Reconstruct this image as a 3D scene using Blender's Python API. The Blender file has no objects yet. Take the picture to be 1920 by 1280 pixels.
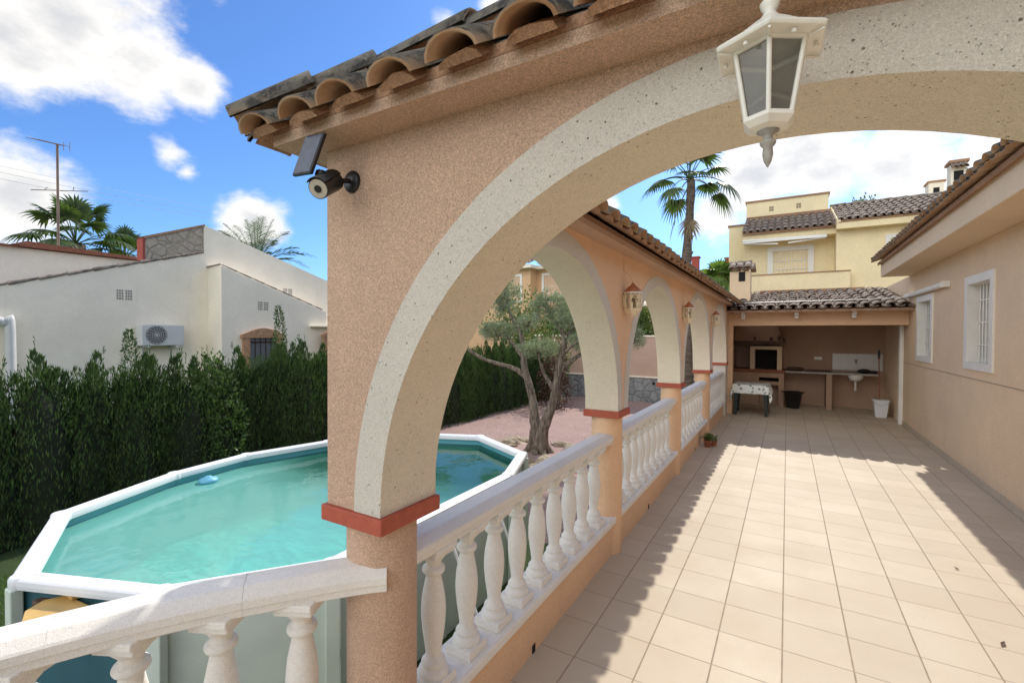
import bpy, math, random
from mathutils import Vector, Matrix, noise as mnoise
R = math.radians
PI = math.pi
random.seed(11)
SC = bpy.context.scene
COL = SC.collection
rnd = random.random
def ru(a, b): return a + (b - a) * random.random()

# ------------------------------------------------------------------ mesh builder
class MB:
    def __init__(s): s.v = []; s.f = []; s.sm = []; s.mi = []
    def add(s, vs, fs, smooth=False, mi=0):
        n = len(s.v); s.v += [tuple(p) for p in vs]
        for f in fs: s.f.append([i + n for i in f]); s.sm.append(smooth); s.mi.append(mi)
    def box(s, a, b, mi=0):
        x0, y0, z0 = a; x1, y1, z1 = b
        if x0 > x1: x0, x1 = x1, x0
        if y0 > y1: y0, y1 = y1, y0
        if z0 > z1: z0, z1 = z1, z0
        s.add([(x0,y0,z0),(x1,y0,z0),(x1,y1,z0),(x0,y1,z0),(x0,y0,z1),(x1,y0,z1),(x1,y1,z1),(x0,y1,z1)],
              [(0,3,2,1),(4,5,6,7),(0,1,5,4),(1,2,6,5),(2,3,7,6),(3,0,4,7)], False, mi)
    def obox(s, c, ax, ay, az, mi=0):
        """box with centre c and half axis vectors"""
        c = Vector(c); ax = Vector(ax); ay = Vector(ay); az = Vector(az)
        vs = [c + ax*i + ay*j + az*k for k in (-1,1) for (i,j) in ((-1,-1),(1,-1),(1,1),(-1,1))]
        s.add(vs, [(0,3,2,1),(4,5,6,7),(0,1,5,4),(1,2,6,5),(2,3,7,6),(3,0,4,7)], False, mi)
    def prism(s, poly, f0, f1, mi=0):
        """poly: list of 2D points; f0/f1 map a 2D point to 3D on either end"""
        n = len(poly)
        s.add([f0(p) for p in poly] + [f1(p) for p in poly],
              [list(range(n))[::-1], list(range(n, 2*n))] + [(i, (i+1) % n, (i+1) % n + n, i + n) for i in range(n)], False, mi)
    def lathe(s, prof, c=(0,0,0), n=24, smooth=True, mi=0, cap=True):
        vs = []; fs = []
        for r, z in prof:
            for k in range(n):
                a = 2*PI*k/n; vs.append((c[0]+r*math.cos(a), c[1]+r*math.sin(a), c[2]+z))
        m = len(prof)
        for j in range(m-1):
            for k in range(n):
                fs.append((j*n+k, j*n+(k+1)%n, (j+1)*n+(k+1)%n, (j+1)*n+k))
        s.add(vs, fs, smooth, mi)
        if cap:
            s.add([vs[k] for k in range(n)], [list(range(n))[::-1]], False, mi)
            s.add([vs[(m-1)*n+k] for k in range(n)], [list(range(n))], False, mi)
    def tube(s, pts, rad, n=8, smooth=True, mi=0, lump=0.0):
        pts = [Vector(p) for p in pts]
        if not isinstance(rad, (list, tuple)): rad = [rad]*len(pts)
        rings = []; up = Vector((0.13, 0.21, 0.97))
        prev = None
        for i, p in enumerate(pts):
            d = (pts[min(i+1, len(pts)-1)] - pts[max(i-1, 0)])
            if d.length < 1e-6: d = Vector((0,0,1))
            d.normalize()
            if prev is None:
                a = d.cross(up)
                if a.length < 1e-3: a = d.cross(Vector((1,0,0)))
            else:
                a = prev - d * prev.dot(d)
            a.normalize(); prev = a; b = d.cross(a)
            ring = []
            for k in range(n):
                t = 2*PI*k/n; rr = rad[i]
                if lump:
                    q = p*7 + Vector((math.cos(t), math.sin(t), 0))*1.7
                    rr *= 1 + lump*mnoise.noise(q)*1.6
                ring.append(p + a*math.cos(t)*rr + b*math.sin(t)*rr)
            rings.append(ring)
        vs = [v for r_ in rings for v in r_]; fs = []
        for j in range(len(pts)-1):
            for k in range(n): fs.append((j*n+k, j*n+(k+1)%n, (j+1)*n+(k+1)%n, (j+1)*n+k))
        s.add(vs, fs, smooth, mi)
        s.add(rings[0], [list(range(n))[::-1]], False, mi); s.add(rings[-1], [list(range(n))], False, mi)
    def sweep(s, path, prof, closed=False, mi=0, smooth=False):
        """prof: (across, up) points swept along a horizontal path"""
        pts = [Vector(p) for p in path]; N = len(pts); n = len(prof); rings = []
        for i, p in enumerate(pts):
            if closed: d0 = (p - pts[i-1]).normalized(); d1 = (pts[(i+1)%N] - p).normalized()
            else:
                d0 = (p - pts[i-1]).normalized() if i else (pts[1]-p).normalized()
                d1 = (pts[i+1]-p).normalized() if i < N-1 else d0
            t = (d0+d1); t.z = 0; t.normalize(); nrm = Vector((-t.y, t.x, 0))
            k = 1/max(0.4, abs(t.dot(Vector((d1.x, d1.y, 0)).normalized())))
            rings.append([p + nrm*(a*k) + Vector((0,0,b)) for a, b in prof])
        vs = [v for r_ in rings for v in r_]; fs = []
        M = N if closed else N-1
        for j in range(M):
            for k in range(n):
                j2 = (j+1) % N
                fs.append((j*n+k, j*n+(k+1)%n, j2*n+(k+1)%n, j2*n+k))
        s.add(vs, fs, smooth, mi)
        if not closed:
            s.add(rings[0], [list(range(n))[::-1]], False, mi); s.add(rings[-1], [list(range(n))], False, mi)
    def build(s, name, mats, parent=None, bevel=0, loc=(0,0,0), auto=False):
        me = bpy.data.meshes.new(name); me.from_pydata([tuple(v) for v in s.v], [], s.f)
        me.polygons.foreach_set('use_smooth', s.sm)
        if not isinstance(mats, (list, tuple)): mats = [mats]
        for m in mats: me.materials.append(m)
        if len(mats) > 1: me.polygons.foreach_set('material_index', s.mi)
        me.update()
        o = bpy.data.objects.new(name, me); COL.objects.link(o)
        o.location = Vector(loc) - wl(parent)
        o.parent = parent
        if bevel:
            b = o.modifiers.new('bevel', 'BEVEL'); b.width = bevel; b.segments = 2; b.limit_method = 'ANGLE'; b.angle_limit = R(40)
        return o
def wl(o):
    v = Vector((0,0,0))
    while o is not None: v = v + o.location; o = o.parent
    return v
def tag(o, label=None, cat=None, group=None, kind=None):
    if label: o['label'] = label
    if cat: o['category'] = cat
    if group: o['group'] = group
    if kind: o['kind'] = kind
    return o
def root(name, loc, label, cat, group=None):
    o = bpy.data.objects.new(name, None); COL.objects.link(o); o.location = loc
    return tag(o, label, cat, group)
def clone(o, loc=None, rz=None, parent=None, label=None, scale=None):
    c = o.copy(); COL.objects.link(c); c.parent = parent
    if loc is not None: c.location = loc
    if rz is not None: c.rotation_euler.z = rz
    if scale is not None: c.scale = scale
    if label: c['label'] = label
    for ch in list(o.children):
        if ch.name in COL.objects: clone(ch, parent=c)
    return c

# ------------------------------------------------------------------ materials
class NT:
    def __init__(s, name):
        s.m = bpy.data.materials.new(name); s.m.use_nodes = True
        s.t = s.m.node_tree; s.n = s.t.nodes; s.l = s.t.links
        s.b = s.n['Principled BSDF']; s.out = s.n['Material Output']
        s.tc = s.n.new('ShaderNodeTexCoord'); s.P = s.tc.outputs['Object']
    def node(s, typ, **kw):
        nd = s.n.new(typ)
        for k, v in kw.items():
            if k in nd.inputs.keys() if hasattr(nd.inputs, 'keys') else False:
                s.put(nd.inputs[k], v)
            else: setattr(nd, k, v)
        return nd
    def put(s, sock, v):
        if isinstance(v, bpy.types.NodeSocket): s.l.new(v, sock)
        elif isinstance(v, (tuple, list)) and len(v) == 3 and sock.type == 'RGBA': sock.default_value = (*v, 1)
        else: sock.default_value = v
    def noise(s, scale, detail=4, rough=.55, vec=None, dist=0, out='Fac'):
        nd = s.n.new('ShaderNodeTexNoise'); nd.inputs['Scale'].default_value = scale
        nd.inputs['Detail'].default_value = detail; nd.inputs['Roughness'].default_value = rough
        nd.inputs['Distortion'].default_value = dist
        s.l.new(vec or s.P, nd.inputs['Vector']); return nd.outputs[out]
    def voro(s, scale, out='Distance', feature='F1', vec=None, rand=1):
        nd = s.n.new('ShaderNodeTexVoronoi'); nd.feature = feature; nd.inputs['Scale'].default_value = scale
        nd.inputs['Randomness'].default_value = rand
        s.l.new(vec or s.P, nd.inputs['Vector']); return nd.outputs[out]
    def math(s, op, a, b=None, c=None, clamp=False):
        nd = s.n.new('ShaderNodeMath'); nd.operation = op; nd.use_clamp = clamp
        s.put(nd.inputs[0], a)
        if b is not None: s.put(nd.inputs[1], b)
        if c is not None: s.put(nd.inputs[2], c)
        return nd.outputs[0]
    def ramp(s, v, a, b, c=0, d=1):
        nd = s.n.new('ShaderNodeMapRange'); nd.interpolation_type = 'SMOOTHSTEP'
        for i, x in enumerate((v, a, b, c, d)): s.put(nd.inputs[i], x)
        return nd.outputs[0]
    def mix(s, f, a, b, mode='MIX'):
        nd = s.n.new('ShaderNodeMix'); nd.data_type = 'RGBA'; nd.blend_type = mode
        s.put(nd.inputs[0], f); s.put(nd.inputs[6], a); s.put(nd.inputs[7], b); return nd.outputs[2]
    def bump(s, h, strength, dist=.01):
        nd = s.n.new('ShaderNodeBump'); nd.inputs['Strength'].default_value = strength; nd.inputs['Distance'].default_value = dist
        s.put(nd.inputs['Height'], h); s.l.new(nd.outputs[0], s.b.inputs['Normal']); return nd
    def sep(s, v):
        nd = s.n.new('ShaderNodeSeparateXYZ'); s.l.new(v, nd.inputs[0]); return nd.outputs
    def set(s, color=None, rough=None, **kw):
        if color is not None: s.put(s.b.inputs['Base Color'], color)
        if rough is not None: s.put(s.b.inputs['Roughness'], rough)
        for k, v in kw.items(): s.put(s.b.inputs[k.replace('_', ' ')], v)
        return s.m
def dim(c, k): return tuple(x*k for x in c)

def render_mat(name, c, speck=.10, grain=260, bump=.5, stain=.08, pits=False, sparkle=False, dirt=0):
    """sprayed / thrown mineral render: fine grain, faint clouds, optional pits"""
    t = NT(name)
    big = t.noise(1.3, 5, .6); fine = t.noise(grain*2.1, 2, .8); mid = t.noise(grain*.28, 4, .6)
    col = t.mix(t.ramp(big, .3, .7), dim(c, 1-stain), dim(c, 1+stain))
    col = t.mix(t.ramp(fine, .35, .68), t.mix(1, col, dim((1,1,1), 1-speck*1.6), 'MULTIPLY'), t.mix(1, col, dim((1,1,1), 1+speck), 'MULTIPLY'))
    if dirt:
        vz = t.n.new('ShaderNodeMapping'); vz.inputs['Scale'].default_value = (3.5, 3.5, .35); t.l.new(t.P, vz.inputs[0])
        st = t.noise(1.6, 6, .65, vec=vz.outputs[0])
        col = t.mix(t.ramp(st, .55, .78, 0, dirt), col, dim(c, .55))
    gr = t.voro(grain*1.15, out='Color'); gb = t.n.new('ShaderNodeRGBToBW'); t.l.new(gr, gb.inputs[0])
    col = t.mix(1, col, t.mix(gb.outputs[0], dim((1,1,1), 1-speck), dim((1,1,1), 1+speck*.8)), 'MULTIPLY')
    pt = t.noise(.55, 7, .68, dist=.5); col = t.mix(t.ramp(pt, .48, .66, 0, .30), col, dim(c, .84))
    h = t.math('ADD', t.math('ADD', fine, t.math('MULTIPLY', gb.outputs[0], .7)), t.math('MULTIPLY', mid, .45))
    if sparkle:
        d = t.voro(190); sp = t.ramp(d, .10, .22, 1, 0)
        g = t.ramp(t.noise(60, 2), .45, .6)
        col = t.mix(t.math('MULTIPLY', t.math('MULTIPLY', sp, g), .55), col, (min(1, c[0]*1.5), c[1]*1.65, c[2]*1.8))
    if pits:
        d = t.voro(38); on = t.ramp(t.noise(9, 2), .40, .50)
        p = t.math('MULTIPLY', t.ramp(d, .05, .12, 1, 0), on)
        d2 = t.voro(105); p2 = t.math('MULTIPLY', t.ramp(d2, .08, .19, 1, 0), t.ramp(t.noise(20, 2), .42, .55))
        p = t.math('MAXIMUM', p, t.math('MULTIPLY', p2, .6))
        col = t.mix(t.math('MULTIPLY', p, .85), col, (.16, .12, .09)); h = t.math('SUBTRACT', h, t.math('MULTIPLY', p, 3.5))
    t.bump(h, bump, .004)
    return t.set(col, .92)

M = {}
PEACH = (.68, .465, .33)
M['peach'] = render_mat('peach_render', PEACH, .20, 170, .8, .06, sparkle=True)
M['peach_smooth'] = render_mat('peach_paint', (.80, .53, .33), .06, 90, .35, .05, dirt=.12)
M['house'] = render_mat('house_render', (.76, .575, .385), .07, 70, .4, .05, dirt=.18)
M['soffit'] = render_mat('eave_plaster', (.74, .58, .40), .04, 60, .2, .04)
M['white_rough'] = render_mat('white_thrown_render', (.74, .69, .60), .09, 190, .8, .05, pits=True)
M['soffit_bounce'] = render_mat('white_render_bounce', (.90, .80, .63), .09, 190, .8, .05, pits=True)  # the white arch render, lightened and warmed for floor bounce
M['shelter_inner'] = render_mat('shelter_inner_brown', (.44, .29, .205), .05, 60, .3, .06, dirt=.2)  # browner and darker than the outer peach
M['white_conc'] = render_mat('white_cast_concrete', (.83, .80, .74), .05, 120, .4, .04, dirt=.28)
M['white_wall'] = render_mat('white_wall_paint', (.88, .81, .67), .03, 25, .4, .05, dirt=.22)
M['yellow'] = render_mat('yellow_render', (.86, .73, .46), .04, 20, .3, .05, dirt=.15)
M['orange'] = render_mat('orange_render', (.68, .44, .25), .04, 20, .3, .05, dirt=.1)
M['redwall'] = render_mat('red_render', (.33, .07, .05), .05, 20, .3, .06)
M['gardenwall'] = render_mat('garden_wall_render', (.50, .35, .27), .05, 30, .3, .06, dirt=.2)
M['mortar'] = render_mat('brown_mortar', (.42, .24, .14), .16, 70, 1.0, .12)

def simple(name, c, rough=.5, metal=0, nz=0, scale=20, bump=0, **kw):
    t = NT(name); col = c
    if nz: col = t.mix(t.ramp(t.noise(scale, 4), .3, .7), dim(c, 1-nz), dim(c, 1+nz))
    if bump: t.bump(t.noise(scale*3, 4), bump, .003)
    return t.set(col, rough, Metallic=metal, **kw)
M['band'] = simple('terracotta_paint', (.40, .085, .045), .6, 0, .10, 30, .3)
M['white_paint'] = simple('white_gloss_paint', (.80, .79, .74), .35, 0, .03, 12, .05)
M['cream_paint'] = simple('cream_enamel', (.84, .82, .73), .35, 0, .04, 30, .05)
M['finial'] = simple('weathered_finial', (.36, .34, .30), .5, 0, .15, 60, .2)
M['white_frame'] = simple('white_window_frame', (.78, .76, .70), .5, 0, .03, 8, .05)
M['black'] = simple('black_plastic', (.012, .012, .014), .38, 0, .2, 60, .1)
M['lens'] = simple('camera_faceplate', (.50, .47, .38), .85)
M['panel'] = simple('solar_cells', (.03, .05, .10), .12, 0, .25, 30)
M['dark'] = simple('soot_and_hole_black', (.012, .010, .009), .9, 0, .3, 12, .3)  # soot in the firebox; also painted shade inside slots and openings
M['steel'] = simple('galvanised_steel', (.45, .46, .47), .4, .8, .1, 12)
M['aerial'] = simple('rusty_aerial', (.20, .14, .11), .6, .3, .2, 5)
M['grey_plastic'] = simple('grey_appliance', (.62, .62, .60), .5, 0, .04, 5)
M['ac_dark'] = simple('fan_dark', (.06, .06, .07), .5)
M['pool_white'] = simple('pool_white_resin', (.82, .83, .86), .4, 0, .03, 6, .05)
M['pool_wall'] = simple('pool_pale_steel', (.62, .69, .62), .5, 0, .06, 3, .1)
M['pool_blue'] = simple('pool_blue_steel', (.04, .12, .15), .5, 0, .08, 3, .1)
M['tan'] = simple('tan_plastic', (.55, .36, .12), .5, 0, .08, 10, .1)
M['float_blue'] = simple('float_blue', (.15, .45, .62), .4)
M['slat'] = simple('blind_slats', (.80, .83, .88), .5, 0, .04, 3)
M['iron'] = simple('dark_iron', (.06, .04, .03), .6, .5, .2, 20)
M['wood_dark'] = simple('dark_wood', (.10, .055, .035), .7, 0, .25, 8, .3)
M['brick_red'] = simple('red_brick_course', (.26, .10, .055), .85, 0, .25, 25, .5)
M['table_green'] = simple('green_plastic', (.018, .03, .025), .45, 0, .1, 8)
M['bucket_w'] = simple('white_plastic', (.72, .73, .75), .45, 0, .03, 8)
M['stone_top'] = simple('worktop_stone', (.34, .30, .26), .5, 0, .2, 40)
M['clay_pot'] = simple('terracotta_pot', (.30, .11, .06), .75, 0, .15, 20, .3)
M['ceramic'] = simple('glazed_ceramic', (.80, .70, .50), .3, 0, .15, 50, .15)
M['ceramic_roof'] = simple('ceramic_lamp_roof', (.42, .15, .06), .45, 0, .2, 60, .3)
M['wire'] = simple('wire', (.55, .56, .58), .5)

def mk_glass():
    t = NT('lantern_glass')
    t.n.remove(t.b)
    tr = t.n.new('ShaderNodeBsdfTransparent'); tr.inputs[0].default_value = (.90, .91, .90, 1)
    gl = t.n.new('ShaderNodeBsdfGlossy'); gl.inputs['Roughness'].default_value = .08
    df = t.n.new('ShaderNodeBsdfDiffuse'); df.inputs[0].default_value = (.5, .5, .47, 1)
    fr = t.n.new('ShaderNodeFresnel'); fr.inputs[0].default_value = 1.5
    m0 = t.n.new('ShaderNodeMixShader'); m0.inputs[0].default_value = .17
    t.l.new(tr.outputs[0], m0.inputs[1]); t.l.new(df.outputs[0], m0.inputs[2])
    m1 = t.n.new('ShaderNodeMixShader'); t.l.new(fr.outputs[0], m1.inputs[0]); t.l.new(m0.outputs[0], m1.inputs[1]); t.l.new(gl.outputs[0], m1.inputs[2])
    t.l.new(m1.outputs[0], t.out.inputs[0]); return t.m
M['glass'] = mk_glass()
M['pane'] = simple('window_pane', (.05, .055, .06), .06, 0, 0)

def mk_floor():
    t = NT('terrace_tiles'); x, y, z = t.sep(t.P)
    T = .32
    u = t.math('DIVIDE', t.math('ADD', x, 3.01*T), T); v = t.math('DIVIDE', t.math('SUBTRACT', y, 10.16*T), T)
    fu = t.math('FRACT', u); fv = t.math('FRACT', v)
    eu = t.math('MINIMUM', fu, t.math('SUBTRACT', 1, fu)); ev = t.math('MINIMUM', fv, t.math('SUBTRACT', 1, fv))
    wob = t.math('MULTIPLY', t.noise(9, 3), .006)
    du = t.math('ADD', eu, wob); dv = t.math('ADD', ev, wob)
    gu = t.ramp(du, .010, .020, 1, 0); gv = t.ramp(dv, .009, .016, 1, 0)
    g = t.math('MAXIMUM', gu, t.math('MULTIPLY', gv, .85))
    cv = t.n.new('ShaderNodeCombineXYZ'); t.l.new(t.math('FLOOR', u), cv.inputs[0]); t.l.new(t.math('FLOOR', v), cv.inputs[1])
    wn = t.n.new('ShaderNodeTexWhiteNoise'); t.l.new(cv.outputs[0], wn.inputs[0])
    base = t.mix(wn.outputs[0], (.50, .425, .32), (.58, .50, .385))
    cl = t.noise(2.2, 6, .65); base = t.mix(t.ramp(cl, .3, .75, 0, .55), base, (.50, .40, .30))
    sp = t.noise(60, 4, .7); base = t.mix(t.ramp(sp, .35, .7, 0, .3), base, (.50, .42, .33))
    col = t.mix(g, base, t.mix(t.noise(14, 3), (.24, .18, .135), (.40, .32, .245)))
    stain = t.ramp(t.noise(.9, 6, .65), .48, .75, 0, .30); col = t.mix(stain, col, (.36, .28, .20))
    col = t.mix(t.math('MULTIPLY', t.ramp(t.voro(7.3), .02, .035, 1, 0), .6), col, (.22, .17, .13))
    lv = t.math('MULTIPLY', wn.outputs[0], .15)
    t.bump(t.math('ADD', t.math('ADD', t.math('SUBTRACT', 1, g), t.math('MULTIPLY', t.noise(25, 3), .12)), lv), .35, .004)
    t.b.inputs['Specular IOR Level'].default_value = .22
    return t.set(col, t.math('ADD', t.math('ADD', .50, t.math('MULTIPLY', cl, .2)), t.math('MULTIPLY', g, .3)))
M['floor'] = mk_floor()

def mk_clay(name, base, light, lich, k=.75):
    t = NT(name)
    oi = t.voro(3.1, out='Color')
    n1 = t.noise(7, 6, .7); n2 = t.noise(33, 5, .7)
    col = t.mix(t.ramp(n1, .35, .65), base, light)
    wn = t.n.new('ShaderNodeRGBToBW'); t.l.new(oi, wn.inputs[0]); col = t.mix(t.math('MULTIPLY', wn.outputs[0], .5), col, dim(base, .6))
    geo = t.n.new('ShaderNodeNewGeometry'); nz = t.sep(geo.outputs['Normal'])[2]
    up = t.ramp(nz, -.45, .15)
    lm = t.math('MULTIPLY', t.ramp(t.math('ADD', n1, t.math('MULTIPLY', n2, .35)), .38, .62, .35, 1), up)
    col = t.mix(t.math('MULTIPLY', lm, k), col, lich)
    dk = t.math('MULTIPLY', t.ramp(t.noise(11, 6, .75), .44, .60), up); col = t.mix(t.math('MULTIPLY', dk, k), col, (.035, .032, .030))
    pl = t.math('MULTIPLY', t.ramp(t.noise(48, 3, .7), .64, .74), up); col = t.mix(t.math('MULTIPLY', pl, .55), col, (.42, .38, .27))
    t.bump(t.math('ADD', n2, t.math('MULTIPLY', t.noise(120, 3), .4)), .6, .004)
    return t.set(col, .9)
M['tile_near'] = mk_clay('old_clay_tiles', (.40, .22, .11), (.50, .34, .21), (.15, .135, .105), 1)
M['verge'] = simple('grey_verge_tile', (.24, .20, .17), .9, 0, .5, 6, .4)
M['tile_far'] = mk_clay('weathered_clay_tiles', (.32, .20, .14), (.52, .40, .31), (.24, .21, .18), .6)

def mk_stonewall(name, a, b, joint, scale=3.2):
    t = NT(name)
    d = t.voro(scale, feature='DISTANCE_TO_EDGE', rand=.9); c = t.voro(scale, out='Color', rand=.9)
    bw = t.n.new('ShaderNodeRGBToBW'); t.l.new(c, bw.inputs[0])
    col = t.mix(bw.outputs[0], a, b); col = t.mix(t.ramp(t.noise(14, 5), .35, .7, 0, .5), col, dim(a, .6))
    j = t.ramp(t.math('ADD', d, t.math('MULTIPLY', t.noise(12, 3), .03)), .03, .06, 1, 0)
    t.bump(t.math('ADD', t.math('MULTIPLY', t.ramp(d, 0, .12), 1.0), t.math('MULTIPLY', t.noise(18, 5), .5)), .8, .03)
    return t.set(t.mix(j, col, joint), .9)
M['stone_grey'] = mk_stonewall('grey_rubble_stone', (.20, .21, .22), (.33, .34, .34), (.16, .17, .17))
M['stone_tan'] = mk_stonewall('tan_rubble_stone', (.42, .36, .28), (.48, .41, .33), (.38, .32, .25), 5.0)

def mk_gravel():
    t = NT('pink_gravel'); c = t.voro(34, out='Color'); d = t.voro(34)
    bw = t.n.new('ShaderNodeRGBToBW'); t.l.new(c, bw.inputs[0])
    col = t.mix(bw.outputs[0], (.40, .25, .22), (.80, .60, .55)); col = t.mix(t.ramp(t.noise(2.2, 5), .4, .7, 0, .35), col, (.40, .27, .23))
    col = t.mix(t.ramp(d, .25, .55, 0, .7), col, (.26, .16, .14))
    t.bump(t.ramp(d, 0, .6, 1, 0), 1, .02); return t.set(col, .9)
M['gravel'] = mk_gravel()
def mk_lawn():
    t = NT('short_lawn'); n = t.noise(3, 6, .7); f = t.noise(90, 4, .8)
    col = t.mix(t.ramp(n, .3, .7), (.045, .10, .022), (.10, .17, .04)); col = t.mix(t.ramp(f, .3, .7), dim((.05, .10, .02), .5), col)
    t.bump(f, 1, .03); return t.set(col, .9)
M['lawn'] = mk_lawn()
def mk_rock():
    t = NT('limestone_rock'); n = t.noise(5, 7, .7)
    col = t.mix(t.ramp(n, .3, .7), (.24, .18, .11), (.56, .48, .36)); t.bump(t.noise(16, 7, .7), 1, .03); return t.set(col, .9)
M['rock'] = mk_rock()
def mk_liner():
    t = NT('pool_liner'); z = t.sep(t.P)[2]
    n = t.noise(1.2, 5, .6); y = t.sep(t.P)[1]
    col = t.mix(t.ramp(n, .3, .7), (.25, .80, .70), (.34, .86, .78))
    refl = t.ramp(t.math('ADD', y, t.math('MULTIPLY', t.noise(.9, 4), 1.6)), 3.4, 5.0, 0, .9)   # tree reflection and shade painted dark green at the far end
    col = t.mix(refl, col, (.06, .22, .12))
    return t.set(col, .5)
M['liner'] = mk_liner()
M['liner_wall'] = simple('blue_liner_wall', (.10, .36, .42), .45, 0, .06, 3, .1)
def mk_water():
    t = NT('pool_water'); t.n.remove(t.b)
    tr = t.n.new('ShaderNodeBsdfTransparent'); tr.inputs[0].default_value = (.62, .93, .89, 1)
    df = t.n.new('ShaderNodeBsdfDiffuse'); t.l.new(t.mix(t.ramp(t.math('ADD', t.sep(t.P)[1], t.math('MULTIPLY', t.noise(.9, 4), 1.6)), 3.5, 5.0), (.30, .80, .68), (.03, .15, .08)), df.inputs[0])  # far-end tree reflection and shade painted into the water colour
    gl = t.n.new('ShaderNodeBsdfGlossy'); gl.inputs['Roughness'].default_value = .015
    bp = t.n.new('ShaderNodeBump'); bp.inputs['Strength'].default_value = .28; bp.inputs['Distance'].default_value = .02
    t.l.new(t.math('ADD', t.noise(3.2, 3, .5, dist=.6), t.math('MULTIPLY', t.noise(11, 2), .25)), bp.inputs['Height'])
    t.l.new(bp.outputs[0], gl.inputs['Normal'])
    fr = t.n.new('ShaderNodeFresnel'); fr.inputs[0].default_value = 1.33; t.l.new(bp.outputs[0], fr.inputs['Normal'])
    m0 = t.n.new('ShaderNodeMixShader'); m0.inputs[0].default_value = .45
    t.l.new(tr.outputs[0], m0.inputs[1]); t.l.new(df.outputs[0], m0.inputs[2])
    m1 = t.n.new('ShaderNodeMixShader'); t.l.new(fr.outputs[0], m1.inputs[0]); t.l.new(m0.outputs[0], m1.inputs[1]); t.l.new(gl.outputs[0], m1.inputs[2])
    t.l.new(m1.outputs[0], t.out.inputs[0]); return t.m
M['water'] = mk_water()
def mk_leaf(name, a, b, rough=.55, trans=.25, dry=None):
    t = NT(name)
    geo = t.n.new('ShaderNodeNewGeometry'); col = t.mix(geo.outputs['Random Per Island'], a, b)
    col = t.mix(t.ramp(t.noise(2.3, 4), .35, .7, 0, .5), col, dim(b, 1.25))
    if dry: col = t.mix(t.ramp(geo.outputs['Random Per Island'], .90, .93), col, dry)
    t.set(col, rough)
    tl = t.n.new('ShaderNodeBsdfTranslucent'); t.put(tl.inputs[0], t.mix(1, col, (1.3, 1.5, .7), 'MULTIPLY'))
    ms = t.n.new('ShaderNodeMixShader'); ms.inputs[0].default_value = trans
    t.l.new(t.b.outputs[0], ms.inputs[1]); t.l.new(tl.outputs[0], ms.inputs[2]); t.l.new(ms.outputs[0], t.out.inputs[0]); return t.m
M['cypress'] = mk_leaf('cypress_spray', (.013, .038, .010), (.062, .112, .028), .6, .25)
M['cypress_added_core'] = simple('cypress_added_core', (.016, .022, .009), .95, 0, .3, 9, .5)
M['viburnum'] = mk_leaf('broad_leaf', (.035, .08, .02), (.10, .16, .05), .3, .2)
M['olive'] = mk_leaf('olive_leaf', (.105, .14, .08), (.31, .35, .24), .45, .2)
M['palm'] = mk_leaf('palm_leaf', (.030, .060, .016), (.085, .125, .035), .45, .3)
M['palm_light'] = mk_leaf('young_palm_leaf', (.09, .16, .03), (.20, .28, .07), .45, .35)
M['palm_dry'] = mk_leaf('palm_dry_leaf', (.16, .11, .06), (.26, .20, .12), .7, .2)
M['bush'] = mk_leaf('bush_leaf', (.035, .07, .018), (.12, .16, .05), .5, .3)
M['grass'] = mk_leaf('grass_blade', (.05, .11, .02), (.11, .19, .05), .6, .3)
def mk_bark(name, a, b, sc=(9, 9, 1.6)):
    t = NT(name); mp = t.n.new('ShaderNodeMapping'); mp.inputs['Scale'].default_value = sc; t.l.new(t.P, mp.inputs[0])
    n = t.noise(2.4, 7, .7, vec=mp.outputs[0], dist=.8); t.bump(n, 1, .05)
    return t.set(t.mix(t.ramp(n, .35, .65), a, b), .95)
M['bark'] = mk_bark('olive_bark', (.085, .065, .048), (.30, .25, .20))
M['palm_bark'] = mk_bark('palm_bark', (.09, .07, .055), (.25, .20, .16), (2, 2, 9))
def mk_cloth():
    t = NT('leaf_print_cloth'); d = t.voro(11, rand=.8); n = t.noise(30, 3)
    m = t.ramp(t.math('ADD', d, t.math('MULTIPLY', n, .25)), .40, .48, 1, 0)
    v2 = t.voro(23); m2 = t.ramp(v2, .22, .28, 1, 0)
    col = t.mix(m, (.74, .76, .72), (.20, .24, .20)); col = t.mix(t.math('MULTIPLY', m2, .6), col, (.30, .36, .26))
    return t.set(col, .6)
M['cloth'] = mk_cloth()
def mk_whitetile():
    t = NT('white_wall_tiles'); x, y, z = t.sep(t.P)
    fx = t.math('FRACT', t.math('DIVIDE', x, .16)); fz = t.math('FRACT', t.math('DIVIDE', z, .16))
    g = t.math('MAXIMUM', t.ramp(t.math('MINIMUM', fx, t.math('SUBTRACT', 1, fx)), .01, .03, 1, 0), t.ramp(t.math('MINIMUM', fz, t.math('SUBTRACT', 1, fz)), .01, .03, 1, 0))
    return t.set(t.mix(t.math('MULTIPLY', g, .35), (.70, .68, .64), (.45, .42, .38)), .25)
M['whitetile'] = mk_whitetile()

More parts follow.
